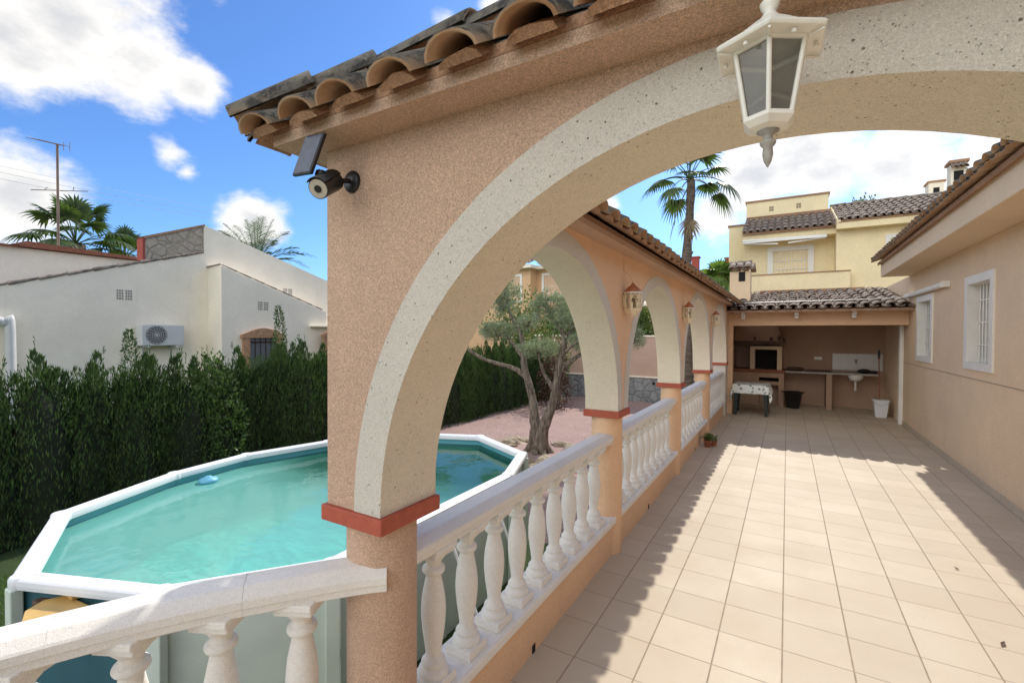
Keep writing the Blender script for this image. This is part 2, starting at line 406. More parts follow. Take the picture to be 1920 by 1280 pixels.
# ------------------------------------------------------------------ tiled roofs
def barrel(mb, O, u, v, n, Lf, per=.196, course=.36, jit=.004, seg=7, rx=.082, rz=.052, pan=.024, thick=.011, fill=None, pan0=0, lift0=.012):
    """Spanish barrel tiles: covers over pans, courses lapping up the slope v from the eave O along u"""
    O = Vector(O); u = Vector(u).normalized(); v = Vector(v).normalized(); w = u.cross(v)
    if w.z < 0: w = -w
    for i in range(n):
        L = Lf(i) if callable(Lf) else Lf
        if L <= .05: continue
        nc = max(1, math.ceil(L/course))
        for j in range(nc):
            a0 = j*course; a1 = min(L, a0 + course*1.12)
            if a1 - a0 < .04: continue
            dx = ru(-jit, jit); dz = ru(0, jit); tw = ru(-.006, .006)
            for kind in (0, 1):
                if kind and j == 0:
                    if a1 - a0 < pan0 + .05: continue
                    a0 = a0 + pan0
                vs = []; cx = (i + .5*kind)*per + dx
                rings = []
                for e, (t, rr, lift) in enumerate(((a0 - (ru(0, .012) if j == 0 else 0), 1.0, .012 + dz), (a1, .86, 0.0))):
                    for th in (0, thick):
                        ring = []
                        for k in range(seg+1):
                            q = PI*k/seg
                            if kind == 0:
                                px = math.cos(q)*(rx*rr - th); pz = math.sin(q)*(rz*rr - th*.9) + lift + lift0
                            else:
                                px = math.cos(q)*(per*.42*rr*.86 - th*.4); pz = -math.sin(q)*(pan - th*.0)*rr + lift*.6 + th + .004
                            ring.append(O + u*(cx + px + tw*e) + v*t + w*pz)
                        rings.append(ring)
                m = seg+1; vs = [p for r_ in rings for p in r_]; fs = []
                o0, i0, o1, i1 = 0, m, 2*m, 3*m
                for k in range(seg):
                    fs.append((o0+k, o0+k+1, o1+k+1, o1+k)); fs.append((i0+k, i1+k, i1+k+1, i0+k+1))
                    fs.append((o0+k, i0+k, i0+k+1, o0+k+1)); fs.append((o1+k, o1+k+1, i1+k+1, i1+k))
                mb.add(vs, fs, True)
        if fill is not None:   # mortar bedded in the mouth of each cover
            c = O + u*(i*per) + v*ru(.010, .024)
            q0 = [c + u*(math.cos(PI*k/6)*(rx-.013)*ru(.97, 1)) + w*(max(0, math.sin(PI*k/6)*(rz-.016)*ru(.7, .98))-.006) for k in range(7)]
            q1 = [p + v*.09 for p in q0]
            fill.add(q0+q1, [list(range(7)), list(range(7, 14))[::-1]] + [(k, (k+1)%7, (k+1)%7+7, k+7) for k in range(7)])
def ridge_caps(mb, A, B, r=.082, ln=.36, seg=8):
    A = Vector(A); B = Vector(B); d = (B-A); L = d.length; d.normalize(); s_ = d.cross(Vector((0,0,1))).normalized(); w = s_.cross(d)
    if w.z < 0: w = -w
    n = max(1, round(L/ln)); st = L/n
    for j in range(n):
        vs = []
        for t, rr, lf in ((j*st, r*.90, 0), ((j+1.12)*st if j < n-1 else L, r*1.06, .012)):
            for th in (0, .011):
                for k in range(seg+1):
                    q = PI*k/seg
                    vs.append(A + d*t + s_*math.cos(q)*(rr-th) + w*(math.sin(q)*(rr-th)*.8 + lf))
        m = seg+1; fs = []
        for k in range(seg):
            fs += [(k, k+1, 2*m+k+1, 2*m+k), (m+k, 3*m+k, 3*m+k+1, m+k+1), (k, m+k, m+k+1, k+1), (2*m+k, 2*m+k+1, 3*m+k+1, 3*m+k)]
        mb.add(vs, fs, True)

# ================================================================== CAMERA, SUN, SKY
H = 1.728
f_, yaw, pitch, roll = 870.0, .5355, -.0162, .00455
fw = Vector((-math.sin(yaw)*math.cos(pitch), math.cos(yaw)*math.cos(pitch), math.sin(pitch)))
rt = Vector((math.cos(yaw), math.sin(yaw), 0)); up = rt.cross(fw)
r2 = rt*math.cos(roll) + up*math.sin(roll); u2 = -rt*math.sin(roll) + up*math.cos(roll)
cam = bpy.data.objects.new('camera', bpy.data.cameras.new('camera')); COL.objects.link(cam)
cam.matrix_world = Matrix(((r2.x, u2.x, -fw.x, 0), (r2.y, u2.y, -fw.y, 0), (r2.z, u2.z, -fw.z, H), (0, 0, 0, 1)))
cam.data.sensor_width = 36; cam.data.lens = f_/1920*36; cam.data.clip_start = .05; cam.data.clip_end = 3000
SC.camera = cam

SUN = Vector((-.016, 1.135, 1)).normalized()
sun = bpy.data.objects.new('sun', bpy.data.lights.new('sun', 'SUN')); COL.objects.link(sun)
sun.data.energy = 2.0; sun.data.angle = R(.53); sun.data.color = (1, .93, .82)
sun.rotation_euler = SUN.to_track_quat('Z', 'Y').to_euler()
EL = math.asin(SUN.z); AZ = math.atan2(SUN.x, SUN.y)

W = bpy.data.worlds.new('World'); SC.world = W; W.use_nodes = True
nt = W.node_tree; N = nt.nodes; L_ = nt.links
bg = N['Background']
sky = N.new('ShaderNodeTexSky'); sky.sky_type = 'NISHITA'; sky.sun_disc = False; sky.sun_elevation = EL; sky.sun_rotation = AZ
sky.altitude = 50; sky.air_density = 1.0; sky.dust_density = .6; sky.ozone_density = 2.2
tc = N.new('ShaderNodeTexCoord')
def wmath(op, a, b=None, c=None, clamp=False):
    nd = N.new('ShaderNodeMath'); nd.operation = op; nd.use_clamp = clamp
    for i, x in enumerate((a, b, c)):
        if x is None: continue
        if isinstance(x, bpy.types.NodeSocket): L_.new(x, nd.inputs[i])
        else: nd.inputs[i].default_value = x
    return nd.outputs[0]
def wnoise(scale, detail, rough, off=(0,0,0), vs=(1,1,1.7)):
    mp = N.new('ShaderNodeMapping'); mp.inputs['Location'].default_value = off; mp.inputs['Scale'].default_value = vs
    L_.new(tc.outputs['Generated'], mp.inputs[0])
    nd = N.new('ShaderNodeTexNoise'); nd.inputs['Scale'].default_value = scale; nd.inputs['Detail'].default_value = detail; nd.inputs['Roughness'].default_value = rough
    L_.new(mp.outputs[0], nd.inputs['Vector']); return nd.outputs['Fac']
# cumulus banks in view, then unseen ones added to fill the shade: directions (x, y, z) in the sky, angular size, weight
CLOUDS = [((-0.869, 0.242, 0.431), 0.163, 1.0), ((-0.897, 0.191, 0.397), 0.142, 1.0), ((-0.857, 0.317, 0.406), 0.119, 0.95), ((-0.832, 0.386, 0.399), 0.077, 0.95), ((-0.879, 0.375, 0.293), 0.058, 0.75), ((-0.877, 0.397, 0.271), 0.039, 0.7), ((-0.958, 0.213, 0.193), 0.133, 0.95), ((-0.953, 0.245, 0.177), 0.074, 0.8), ((-0.847, 0.489, 0.209), 0.091, 1.0), ((-0.327, 0.911, 0.252), 0.074, 0.9), ((-0.123, 0.965, 0.232), 0.102, 0.9), ((-0.05, 0.956, 0.289), 0.159, 0.95), ((0.038, 0.948, 0.317), 0.204, 1.0), ((0.158, 0.946, 0.284), 0.175, 1.0), ((0.245, 0.931, 0.27), 0.15, 0.86), ((-0.447, 0.692, 0.567), 0.071, 0.774), ((-0.521, 0.652, 0.55), 0.061, 0.602), ((0.059, 0.937, 0.344), 0.179, 0.86), ((-0.132, 0.761, 0.635), 0.322, 0.619), ((0.19, 0.836, 0.515), 0.28, 0.9), ((-0.806, 0.241, 0.541), 0.222, 0.8), ((-0.468, 0.88, -0.085), 0.158, 0.3), ((-0.262, -0.72, 0.643), 0.5, 0.8), ((0.75, -0.433, 0.5), 0.5, 0.8), ((-0.643, -0.0, 0.766), 0.5, 0.7), ((0.145, -0.397, 0.906), 0.45, 0.7), ((0.557, 0.321, 0.766), 0.45, 0.7), ((-0.1, -0.8, 0.6), 0.95, 1.0), ((0.75, -0.45, 0.5), 0.8, 1.0), ((-0.8, -0.45, 0.4), 0.7, 1.0), ((0, -0.25, 0.97), 0.6, 0.95), ((0.9, 0.1, 0.4), 0.5, 0.9), ((-0.2, -0.97, 0.15), 0.6, 0.9)]
tot = None
for d, rad, wt in CLOUDS:
    vd = N.new('ShaderNodeVectorMath'); vd.operation = 'DISTANCE'; L_.new(tc.outputs['Generated'], vd.inputs[0]); vd.inputs[1].default_value = d
    b_ = wmath('MULTIPLY', wmath('SUBTRACT', 1, wmath('DIVIDE', vd.outputs['Value'], rad), clamp=True), wt)
    tot = b_ if tot is None else wmath('MAXIMUM', tot, b_)
n1 = wnoise(5.5, 9, .62, (3.1, 1.2, 0)); n2 = wnoise(16, 6, .6, (0, 4, 2))
dens = wmath('ADD', wmath('MULTIPLY', wmath('SUBTRACT', n1, .5), 2.6), wmath('MULTIPLY', wmath('SUBTRACT', n2, .5), .6))
dens = wmath('ADD', wmath('SUBTRACT', wmath('MULTIPLY', tot, 1.9), .55), dens)
mr = N.new('ShaderNodeMapRange'); mr.interpolation_type = 'SMOOTHSTEP'; L_.new(dens, mr.inputs[0]); mr.inputs[1].default_value = .0; mr.inputs[2].default_value = .75
mk = wmath('MULTIPLY', mr.outputs[0], .95)
sh = N.new('ShaderNodeMapRange'); sh.interpolation_type = 'SMOOTHSTEP'; L_.new(wmath('ADD', dens, wmath('MULTIPLY', wmath('SUBTRACT', wnoise(9, 6, .6, (7, 7, 1)), .5), 2.2)), sh.inputs[0]); sh.inputs[1].default_value = .5; sh.inputs[2].default_value = 1.7
cc = N.new('ShaderNodeMix'); cc.data_type = 'RGBA'; L_.new(sh.outputs[0], cc.inputs[0])
cc.inputs[6].default_value = (3.5, 3.4, 3.2, 1); cc.inputs[7].default_value = (2.35, 2.35, 2.36, 1)
# clouds facing away from the sun are boosted as fill
vs_ = N.new('ShaderNodeVectorMath'); vs_.operation = 'DOT_PRODUCT'; L_.new(tc.outputs['Generated'], vs_.inputs[0]); vs_.inputs[1].default_value = SUN
gl_ = N.new('ShaderNodeMapRange'); L_.new(vs_.outputs['Value'], gl_.inputs[0]); gl_.inputs[1].default_value = .15; gl_.inputs[2].default_value = -.35; gl_.inputs[3].default_value = 1.0; gl_.inputs[4].default_value = 2.9   # unseen clouds behind the camera brightened to lift the shade
c2 = N.new('ShaderNodeVectorMath'); c2.operation = 'SCALE'; L_.new(cc.outputs[2], c2.inputs[0]); L_.new(gl_.outputs[0], c2.inputs['Scale'])
mx = N.new('ShaderNodeMix'); mx.data_type = 'RGBA'; L_.new(mk, mx.inputs[0]); st = N.new('ShaderNodeMix'); st.data_type = 'RGBA'; st.blend_type = 'MULTIPLY'; st.inputs[0].default_value = 1; L_.new(sky.outputs[0], st.inputs[6]); st.inputs[7].default_value = (.27, .405, .59, 1); L_.new(st.outputs[2], mx.inputs[6]); L_.new(c2.outputs[0], mx.inputs[7])
L_.new(mx.outputs[2], bg.inputs[0]); bg.inputs[1].default_value = .15
SC.view_settings.view_transform = 'Standard'; SC.view_settings.look = 'None'; SC.view_settings.gamma = 1
SC.view_settings.exposure = 1.14
SC.cycles.use_denoising = True
SC.cycles.max_bounces = 10; SC.cycles.diffuse_bounces = 6; SC.cycles.transparent_max_bounces = 16
SC.cycles.sample_clamp_indirect = 6

# ================================================================== GROUND
GZ = -.9
mb = MB()
n_ = 60; ext = 400
mb.add([(-ext,-ext,GZ),(ext,-ext,GZ),(ext,ext,GZ),(-ext,ext,GZ)], [(0,1,2,3)])
tag(mb.build('ground', M['lawn']), kind='structure')
mb = MB()   # gravel garden, gently uneven
gx0, gx1, gy0, gy1 = -8.1, -1.4, 5.2, 17.35; nx, ny = 60, 100
def gz(x, y):
    e = min(1, max(0, (y - 5.6 - .5*mnoise.noise(Vector((x, 0, 3))))/.9))
    return GZ + .004 + .11*e + .025*mnoise.noise(Vector((x*1.1, y*1.1, 0)))*e
vs = [(gx0+(gx1-gx0)*i/nx, gy0+(gy1-gy0)*j/ny, gz(gx0+(gx1-gx0)*i/nx, gy0+(gy1-gy0)*j/ny)) for j in range(ny+1) for i in range(nx+1)]
mb.add(vs, [(j*(nx+1)+i, j*(nx+1)+i+1, (j+1)*(nx+1)+i+1, (j+1)*(nx+1)+i) for j in range(ny) for i in range(nx)], True)
tag(mb.build('gravel_bed', M['gravel']), kind='structure')
mb = MB()
mb.box((-1.235, 1.0, GZ), (2.6, 13.85, 0)); mb.box((-1.9, -4, GZ), (2.6, 1.0, -.0))
tag(mb.build('terrace_floor', M['floor']), kind='structure')
# grass blades where the lawn shows past the pool
mb = MB()
def blades(x0, x1, y0, y1, n):
    for _ in range(n):
        x, y = ru(x0, x1), ru(y0, y1); a = ru(0, 2*PI); h = ru(.02, .05); w = .004; b = ru(-.02, .02); c = ru(-.02, .02)
        mb.add([(x-w*math.cos(a), y-w*math.sin(a), GZ), (x+w*math.cos(a), y+w*math.sin(a), GZ), (x+b, y+c, GZ+h)], [(0,1,2)])
blades(-7.2, -4.0, .2, 1.9, 15000); blades(-2.5, -1.3, 1.6, 6.5, 16000)
tag(mb.build('grass', M['grass']), 'short green lawn grass around the foot of the pool', 'grass', kind='stuff')

# ================================================================== ARCADE
PX = -1.245; PY = [1.19, 3.605, 6.004, 8.5, 10.95]; ZS = 1.135; ZT = 2.352; HW = .13
arcade = root('arcade', (PX, 5.5, 0), 'peach rendered arcade of white rimmed arches with a clay tiled top beside the terrace', 'arcade')
def wall_with_arches(mb, a0, a1, arches, zt, ft, fb, seg=44):
    """columns of quads between the arch curve and the wall top; ft/fb map (s, z) to either face"""
    ss = {a0, a1}
    for c, r in arches:
        for k in range(seg+1): ss.add(round(c - r*math.cos(PI*k/seg), 5))
    s_ = 0
    ss = sorted(x for x in ss if a0-1e-6 <= x <= a1+1e-6)
    def low(s, mid):
        for c, r in arches:
            if abs(mid-c) < r: return ZS + math.sqrt(max(0, r*r-(s-c)**2))
        return ZS
    for p, q in zip(ss[:-1], ss[1:]):
        m = (p+q)/2; lp, lq = low(p, m), low(q, m)
        V = [ft(p, lp), ft(q, lq), ft(q, zt), ft(p, zt), fb(p, lp), fb(q, lq), fb(q, zt), fb(p, zt)]
        mb.add(V, [(0,1,2,3), (7,6,5,4), (4,5,1,0), (3,2,6,7)])
        inside = any(abs(m-c) < r for c, r in arches)
    for s in (a0, a1): mb.add([ft(s, ZS), ft(s, zt), fb(s, zt), fb(s, ZS)], [(0,1,2,3)])
    for c, r in arches:
        for s in (c-r, c+r): pass
def archivolt(mb, c, ri, ro, ft, fb, seg=56, clip=None):
    vs = []
    for k in range(seg+1):
        q = PI*k/seg; co, si = -math.cos(q), math.sin(q)
        so = c+ro*co
        zo = ZS+ro*si
        if clip is not None and so < clip: so = clip
        vs += [ft(c+ri*co, ZS+ri*si), ft(so, zo), fb(so, zo), fb(c+ri*co, ZS+ri*si)]
    fs = [(0,3,2,1)]
    for k in range(seg):
        a = 4*k; b = a+4
        fs += [(a,a+1,b+1,b), (a+1,a+2,b+2,b+1), (a+2,a+3,b+3,b+2), (a+3,a,b,b+3)]
    fs.append((4*seg, 4*seg+1, 4*seg+2, 4*seg+3))
    mb.add(vs, fs)
    for k in range(seg): mb.mi[-2-4*k] = 1      # intrados: warm floor bounce painted into the white render
# near wall in the plane Y = 1.06 .. 1.32, its arch over the terrace
Y0, Y1 = 1.06, 1.32; NC, NR = -.04, 1.075
mb = MB()
wall_with_arches(mb, PX-HW, 1.30, [(NC, NR+.012)], ZT, lambda s, z: (s, Y0, z), lambda s, z: (s, Y1, z))
near_wall = mb.build('wall', M['peach'], arcade)
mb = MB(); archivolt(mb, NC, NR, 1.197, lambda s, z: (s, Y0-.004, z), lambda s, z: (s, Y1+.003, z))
mb.build('archivolt', [M['white_rough'], M['soffit_bounce']], arcade)
# long wall in the plane X = -1.375 .. -1.115
XF, XB = PX+HW, PX-HW
arcs = []
for i in range(4):
    a, b = PY[i]+HW, PY[i+1]-HW; arcs.append(((a+b)/2, (b-a)/2))
mb = MB()
wall_with_arches(mb, Y1, PY[4]+.25, [(c, r+.012) for c, r in arcs], ZT, lambda s, z: (XF, s, z), lambda s, z: (XB, s, z))
mb.build('wall', M['peach_smooth'], arcade)
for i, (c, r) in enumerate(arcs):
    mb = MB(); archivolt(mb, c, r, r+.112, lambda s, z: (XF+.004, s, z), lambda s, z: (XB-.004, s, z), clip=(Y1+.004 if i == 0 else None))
    mb.build('archivolt', [M['white_rough'], M['soffit_bounce']], arcade)
# pillars with their painted bands
for i, y in enumerate(PY):
    mb = MB()
    if i < 4: mb.lathe([(.122, 0), (.122, ZS-.06)], (PX, y, 0), 40)
    else: mb.box((PX-.12, y-.12, 0), (PX+.12, y+.25, ZS-.06))
    p = mb.build('pillar', M['peach'] if i == 0 else (M['peach_smooth'] if i < 4 else M['white_rough']), arcade)
    mb = MB(); mb.box((PX-.146, y-.146, ZS-.055), (PX+.146, y+.146, ZS-.001))
    mb.build('band', M['band'], p, bevel=.004)
mb = MB(); mb.lathe([(.122, 0), (.122, ZS-.06)], (1.165, 1.19, 0), 32); p = mb.build('pillar', M['peach'], arcade)
mb = MB(); mb.box((1.01, 1.035, ZS-.062), (1.32, 1.345, ZS-.001)); mb.build('band', M['band'], p, bevel=.004)
# cornice: a flat plaster ledge right round the L
OF = .12
mb = MB()
L_poly = [(PX-HW-OF, Y0-OF), (1.75, Y0-OF), (1.75, Y1+OF), (PX+HW+OF, Y1+OF), (PX+HW+OF, 11.35), (PX-HW-OF, 11.35)]
mb.prism(L_poly, lambda p: (p[0], p[1], ZT-.0), lambda p: (p[0], p[1], ZT+.035))
mb.build('cornice', M['peach'], arcade)
# roof body under the tiles
RZ = 2.60
mb = MB(); e = .015
x0, x1, y0 = PX-HW-OF+e, PX+HW+OF-e, Y0-OF+e; zc = ZT+.036
mb.add([(x0,y0,zc),(1.75,y0,zc),(1.75,y0+.5,zc),(x0,y0+.5,zc),(PX,1.19,RZ),(1.75,1.19,RZ)], [(0,1,5,4),(1,2,5),(2,3,4,5),(3,0,4)])
mb.add([(x0,y0,zc),(x1,y0,zc),(x1,11.35,zc),(x0,11.35,zc),(PX,1.19,RZ),(PX,11.35,RZ)], [(0,4,5,3),(1,2,5,4),(2,3,5),(0,1,4)])
fill = MB(); fill.v, fill.f, fill.sm, fill.mi = mb.v, mb.f, mb.sm, mb.mi
fill.prism(L_poly, lambda p: (p[0], p[1], ZT+.0365), lambda p: (p[0], p[1], ZT+.066))
tiles = MB()
# front slope (towards -Y), cut along the hip
EY, EX = .880, -1.570; ez = 2.366
def fl_len(i):
    x = EX + .10 + .196*i; run = 1.19-EY; k = min(1, (x-EX+.02)/(PX-EX)); return k*math.hypot(run, RZ-ez)
barrel(tiles, (EX+.10, EY, ez), (1, 0, 0), (0, 1.19-EY, RZ-ez), 17, fl_len, course=.34, jit=.007, seg=10, rx=.079, rz=.050, pan=.018, lift0=.003, fill=fill, pan0=.100)
# terrace slope (towards +X)
EXT = -.852
barrel(tiles, (EXT, 1.36, ez), (0, 1, 0), (PX-EXT, 0, RZ-ez), 51, math.hypot(PX-EXT, RZ-ez), per=.193, course=.36, jit=.006, seg=8, rx=.080, rz=.050, pan=.018, lift0=.003, fill=fill, pan0=.100)
# garden slope (towards -X)
def gl_len(i):
    y = EY + .10 + .196*i; k = min(1, (y-EY+.02)/(1.19-EY)); return k*math.hypot(PX-EX, RZ-ez)
barrel(tiles, (EX, EY+.10, ez), (0, 1, 0), (PX-EX, 0, RZ-ez), 52, gl_len, course=.34, jit=.006, seg=8, rx=.079, rz=.050, pan=.018, lift0=.003, fill=fill, pan0=.100)
ridge_caps(tiles, (EX-.01, EY-.01, ez+.045), (PX, 1.19, RZ+.03), .088, .30, 10)
ridge_caps(tiles, (PX, 1.19, RZ+.03), (1.75, 1.19, RZ+.03), .085, .38, 10)
ridge_caps(tiles, (PX, 1.3, RZ+.03), (PX, 11.3, RZ+.03), .085, .40, 8)
rf = tiles.build('tiled_roof', M['tile_near'], arcade)
fill.build('mortar_bed', M['mortar'], rf)
# low wall between the pillars
for i in range(4):
    mb = MB(); mb.box((PX-.08, PY[i]+.10, 0), (PX+.08, PY[i+1]-.10, .245)); mb.build('low_wall', M['peach_smooth'], arcade)
# drain slots: dark blocks stand in for the shaded holes
for y in (2.19, 4.62, 7.3):
    mb = MB(); mb.box((PX+.076, y, .0), (PX+.0825, y+.035, .045)); mb.build('drain_slot_shade', M['dark'], arcade)

# ================================================================== BALUSTRADES
def baluster_mesh():
    mb = MB(); z = .0
    mb.box((-.062,-.062,0), (.062,.062,.042))
    prof = [(.056,.042),(.058,.055),(.052,.068),(.040,.078),(.046,.086),(.044,.096),(.032,.110),(.029,.125),(.033,.16),(.040,.21),(.0455,.27),(.046,.31),(.042,.36),(.034,.405),(.0285,.435),(.028,.447),(.040,.452),(.043,.463),(.040,.475),(.029,.480),(.028,.494),(.034,.505),(.046,.520),(.050,.535)]
    mb.lathe(prof, (0,0,0), 20)
    mb.box((-.056,-.056,.530), (.056,.056,.552)); mb.box((-.066,-.060,.550), (.066,.060,.572))
    me = mb.build('baluster', M['white_conc'], None, bevel=.004); return me
bal0 = baluster_mesh(); first = [True]
RAILP = [(-.066,.004),(.066,.004),(.070,.008),(.070,.028),(.077,.033),(.077,.056),(.072,.062),(.044,.082),(.036,.085),(-.036,.085),(-.044,.082),(-.072,.062),(-.077,.056),(-.077,.033),(-.070,.028),(-.070,.008)]
SILLP = [(-.096,-.004),(.096,-.004),(.107,.008),(.107,.046),(.098,.055),(-.098,.055),(-.107,.046),(-.107,.008)]
def put_bal(par, x, y, rz, zb=.300):
    if first[0]: o = bal0; first[0] = False
    else: o = bal0.copy(); COL.objects.link(o)
    o.parent = par; o.location = Vector((x, y, zb)) - wl(par); o.rotation_euler.z = rz; o.scale = (1.1, 1.1, 1.01)
places = ['from the near round pillar to the second pillar', 'between the second and third pillars of the arcade', 'between the third and fourth pillars of the arcade', 'farthest along the terrace, beside the barbecue shelter']
for i in range(4):
    a, b = PY[i]+.07, PY[i+1]-.07
    rt_ = root('balustrade', (PX, (a+b)/2, .245), 'straight white concrete balustrade with turned balusters ' + places[i], 'balustrade', 'balustrades under the arches')
    mb = MB(); mb.sweep([(PX+.01, a, .870), (PX+.01, b, .870)], RAILP); mb.build('rail', M['white_conc'], rt_, bevel=.004)
    mb = MB(); mb.sweep([(PX, a, .2455), (PX, b, .2455)], SILLP); mb.build('sill', M['white_conc'], rt_, bevel=.004)
    n = 9; s0, s1 = PY[i]+.27, PY[i+1]-.315
    for k in range(n): put_bal(rt_, PX+.01, s0+(s1-s0)*k/(n-1), 0)
# curved balustrade on the left of the near pillar
cpts = [(-1.185, 1.155), (-1.25, 1.09), (-1.33, .995), (-1.425, .87), (-1.515, .745), (-1.605, .60), (-1.68, .46), (-1.74, .33), (-1.79, .2), (-1.84, .05), (-1.90, -.2), (-1.95, -.6)]
rt_ = root('balustrade', (-1.6, .5, .245), 'curved white concrete balustrade sweeping left from the near pillar above the pool', 'balustrade', None)
def catmull(P, m=5):
    out = []
    for i in range(len(P)-1):
        p0 = Vector(P[max(i-1, 0)]); p1 = Vector(P[i]); p2 = Vector(P[i+1]); p3 = Vector(P[min(i+2, len(P)-1)])
        for k in range(m):
            t = k/m; out.append(.5*((2*p1) + (p2-p0)*t + (2*p0-5*p1+4*p2-p3)*t*t + (3*p1-p0-3*p2+p3)*t**3))
    out.append(Vector(P[-1])); return out
cp = catmull(cpts)
NARROW = [(x*1.06, z) for x, z in RAILP]
def seglen(a, b): return (cp[b]-cp[a]).length
cuts = [0, 17, 31, len(cp)-1]
for a, b in zip(cuts[:-1], cuts[1:]):
    pth = [(p.x, p.y, .866) for p in cp[a:b+1]]
    if b < len(cp)-1:   # 3 mm open joint between the cast lengths
        e_ = Vector(pth[-1]); d_ = (Vector(pth[-2])-e_).normalized()*.0025; pth[-1] = tuple(e_+d_*.5)
    mb = MB(); mb.sweep(pth, NARROW); mb.build('rail', M['white_conc'], rt_)
mb = MB(); mb.sweep([(p.x, p.y, .2455) for p in cp], [(x*.8, z) for x, z in SILLP]); mb.build('sill', M['white_conc'], rt_)
mb = MB(); mb.sweep([(p.x, p.y, .0) for p in cp], [(-.08,0),(.08,0),(.08,.245),(-.08,.245)]); mb.build('low_wall', M['peach'], rt_)
for x, y in [(-1.355, .945), (-1.495, .765), (-1.615, .58), (-1.72, .375), (-1.80, .16), (-1.86, -.05)]:
    put_bal(rt_, x, y, math.atan2(.2, -.1))

# ================================================================== HOUSE ON THE RIGHT
HX = 1.95
house = root('house', (3.5, 5, 0), 'peach bungalow on the right with white framed windows and a deep tiled eave', 'house')
wins = [(7.06, 8.02, 1.32, 2.465), (9.56, 10.58, 1.30, 2.40)]
mb = MB()
ys = [-4, wins[0][0], wins[0][1], wins[1][0], wins[1][1], 13.9]
def hbox(ya, yb, za, zb): mb.box((HX, ya, za), (HX+.3, yb, zb))
hbox(-4, wins[0][0], 0, 2.84); hbox(wins[0][1], wins[1][0], 0, 2.84); hbox(wins[1][1], 13.9, 0, 2.84)
for w in wins: hbox(w[0], w[1], 0, w[2]); hbox(w[0], w[1], w[3], 2.84)
mb.box((HX+.3, -4, 0), (7.5, -3.7, 4.2)); mb.box((HX+.3, 11.2, 0), (7.5, 11.5, 3.6)); mb.box((6, 11.5, 0), (6.3, 13.9, 2.8))
mb.build('wall', M['house'], house)
mb = MB(); mb.box((HX-.006, 0, 1.205), (HX, 11.7, 1.212)); mb.build('wall_joint', simple('joint_line', (.36, .27, .20), .9), house)  # thin strip along the joint, darker than the wall
mb = MB(); mb.box((HX-.012, 1.4, 0), (HX, 11.7, .075)); mb.build('skirting', M['floor'], house)
# eave box
mb = MB(); mb.box((1.52, -4, 2.842), (2.4, 11.25, 3.10)); mb.build('eave', M['soffit'], house, bevel=.01)
mb = MB(); t0 = (1.385, -4, 3.135); sl = (1, 0, .36)
barrel(mb, t0, (0,1,0), sl, 78, 5.4, per=.196, course=.42, jit=.008, seg=6)
rf = mb.build('tiled_roof', M['tile_near'], house)
mb = MB(); q = Vector(sl).normalized()
a = Vector((1.47, -4, 3.118)); b = a + q*5.3
mb.add([a, (a.x, 11.25, a.z), (b.x, 11.25, b.z), b, a-Vector((0,0,.05)), (a.x, 11.25, a.z-.05), (b.x, 11.25, b.z-.05), b-Vector((0,0,.05))], [(0,1,2,3),(7,6,5,4),(0,4,5,1),(1,5,6,2),(2,6,7,3),(3,7,4,0)])
mb.build('mortar_bed', M['mortar'], rf)
for wi, (ya, yb, za, zb) in enumerate(wins):
    mb = MB(); t_ = .10; pr = .02
    # surround standing proud of the wall, and the reveals
    mb.box((HX-pr, ya-.0, zb-t_), (HX+.22, yb, zb)); mb.box((HX-pr, ya, za), (HX+.22, yb, za+.09))
    mb.box((HX-pr, ya, za+.09), (HX+.22, ya+t_, zb-t_)); mb.box((HX-pr, yb-t_, za+.09), (HX+.22, yb, zb-t_))
    w_ = mb.build('window', M['white_frame'], house)
    mb = MB(); mb.box((HX+.205, ya+t_, za+.09), (HX+.215, yb-t_, zb-t_)); mb.build('pane', M['pane'], w_)
    mb = MB(); X = HX+.17
    mb.box((X, ya+t_, zb-t_-.05), (X+.03, yb-t_, zb-t_)); mb.box((X, ya+t_, za+.09), (X+.03, yb-t_, za+.14))
    for yy in (ya+t_, (ya+yb)/2-.02, yb-t_-.05): mb.box((X+.003, yy, za+.14), (X+.027, yy+.05, zb-t_-.05))
    mb.build('casement', M['white_frame'], w_)
    mb = MB(); X = HX+.09
    for k in range(7): yy = ya+t_+.06+(yb-ya-2*t_-.12)*k/6; mb.tube([(X, yy, za+.09), (X, yy, zb-t_)], .008, 6)
    for zz in (za+.3, (za+zb)/2, zb-.3): mb.tube([(X-.001, ya+t_, zz), (X-.001, yb-t_, zz)], .009, 6)
    mb.build('grille', M['white_paint'], w_)
aw = root('awning_bar', (1.88, 10, 2.45), 'long white rolled awning bar fixed on the house wall above the far window', 'awning')
mb = MB(); mb.box((1.86, 8.72, 2.425), (1.945, 11.25, 2.49)); mb.build('cassette', M['white_paint'], aw, bevel=.012)
mb = MB(); mb.box((1.845, 8.70, 2.415), (1.947, 8.718, 2.50)); mb.build('end_cap', M['white_paint'], aw)
# side jamb / door frame where the shelter meets the house
mb = MB(); mb.box((1.885, 11.62, 0), (1.947, 11.75, 1.93)); mb.build('jamb', M['white_conc'], house, bevel=.005)

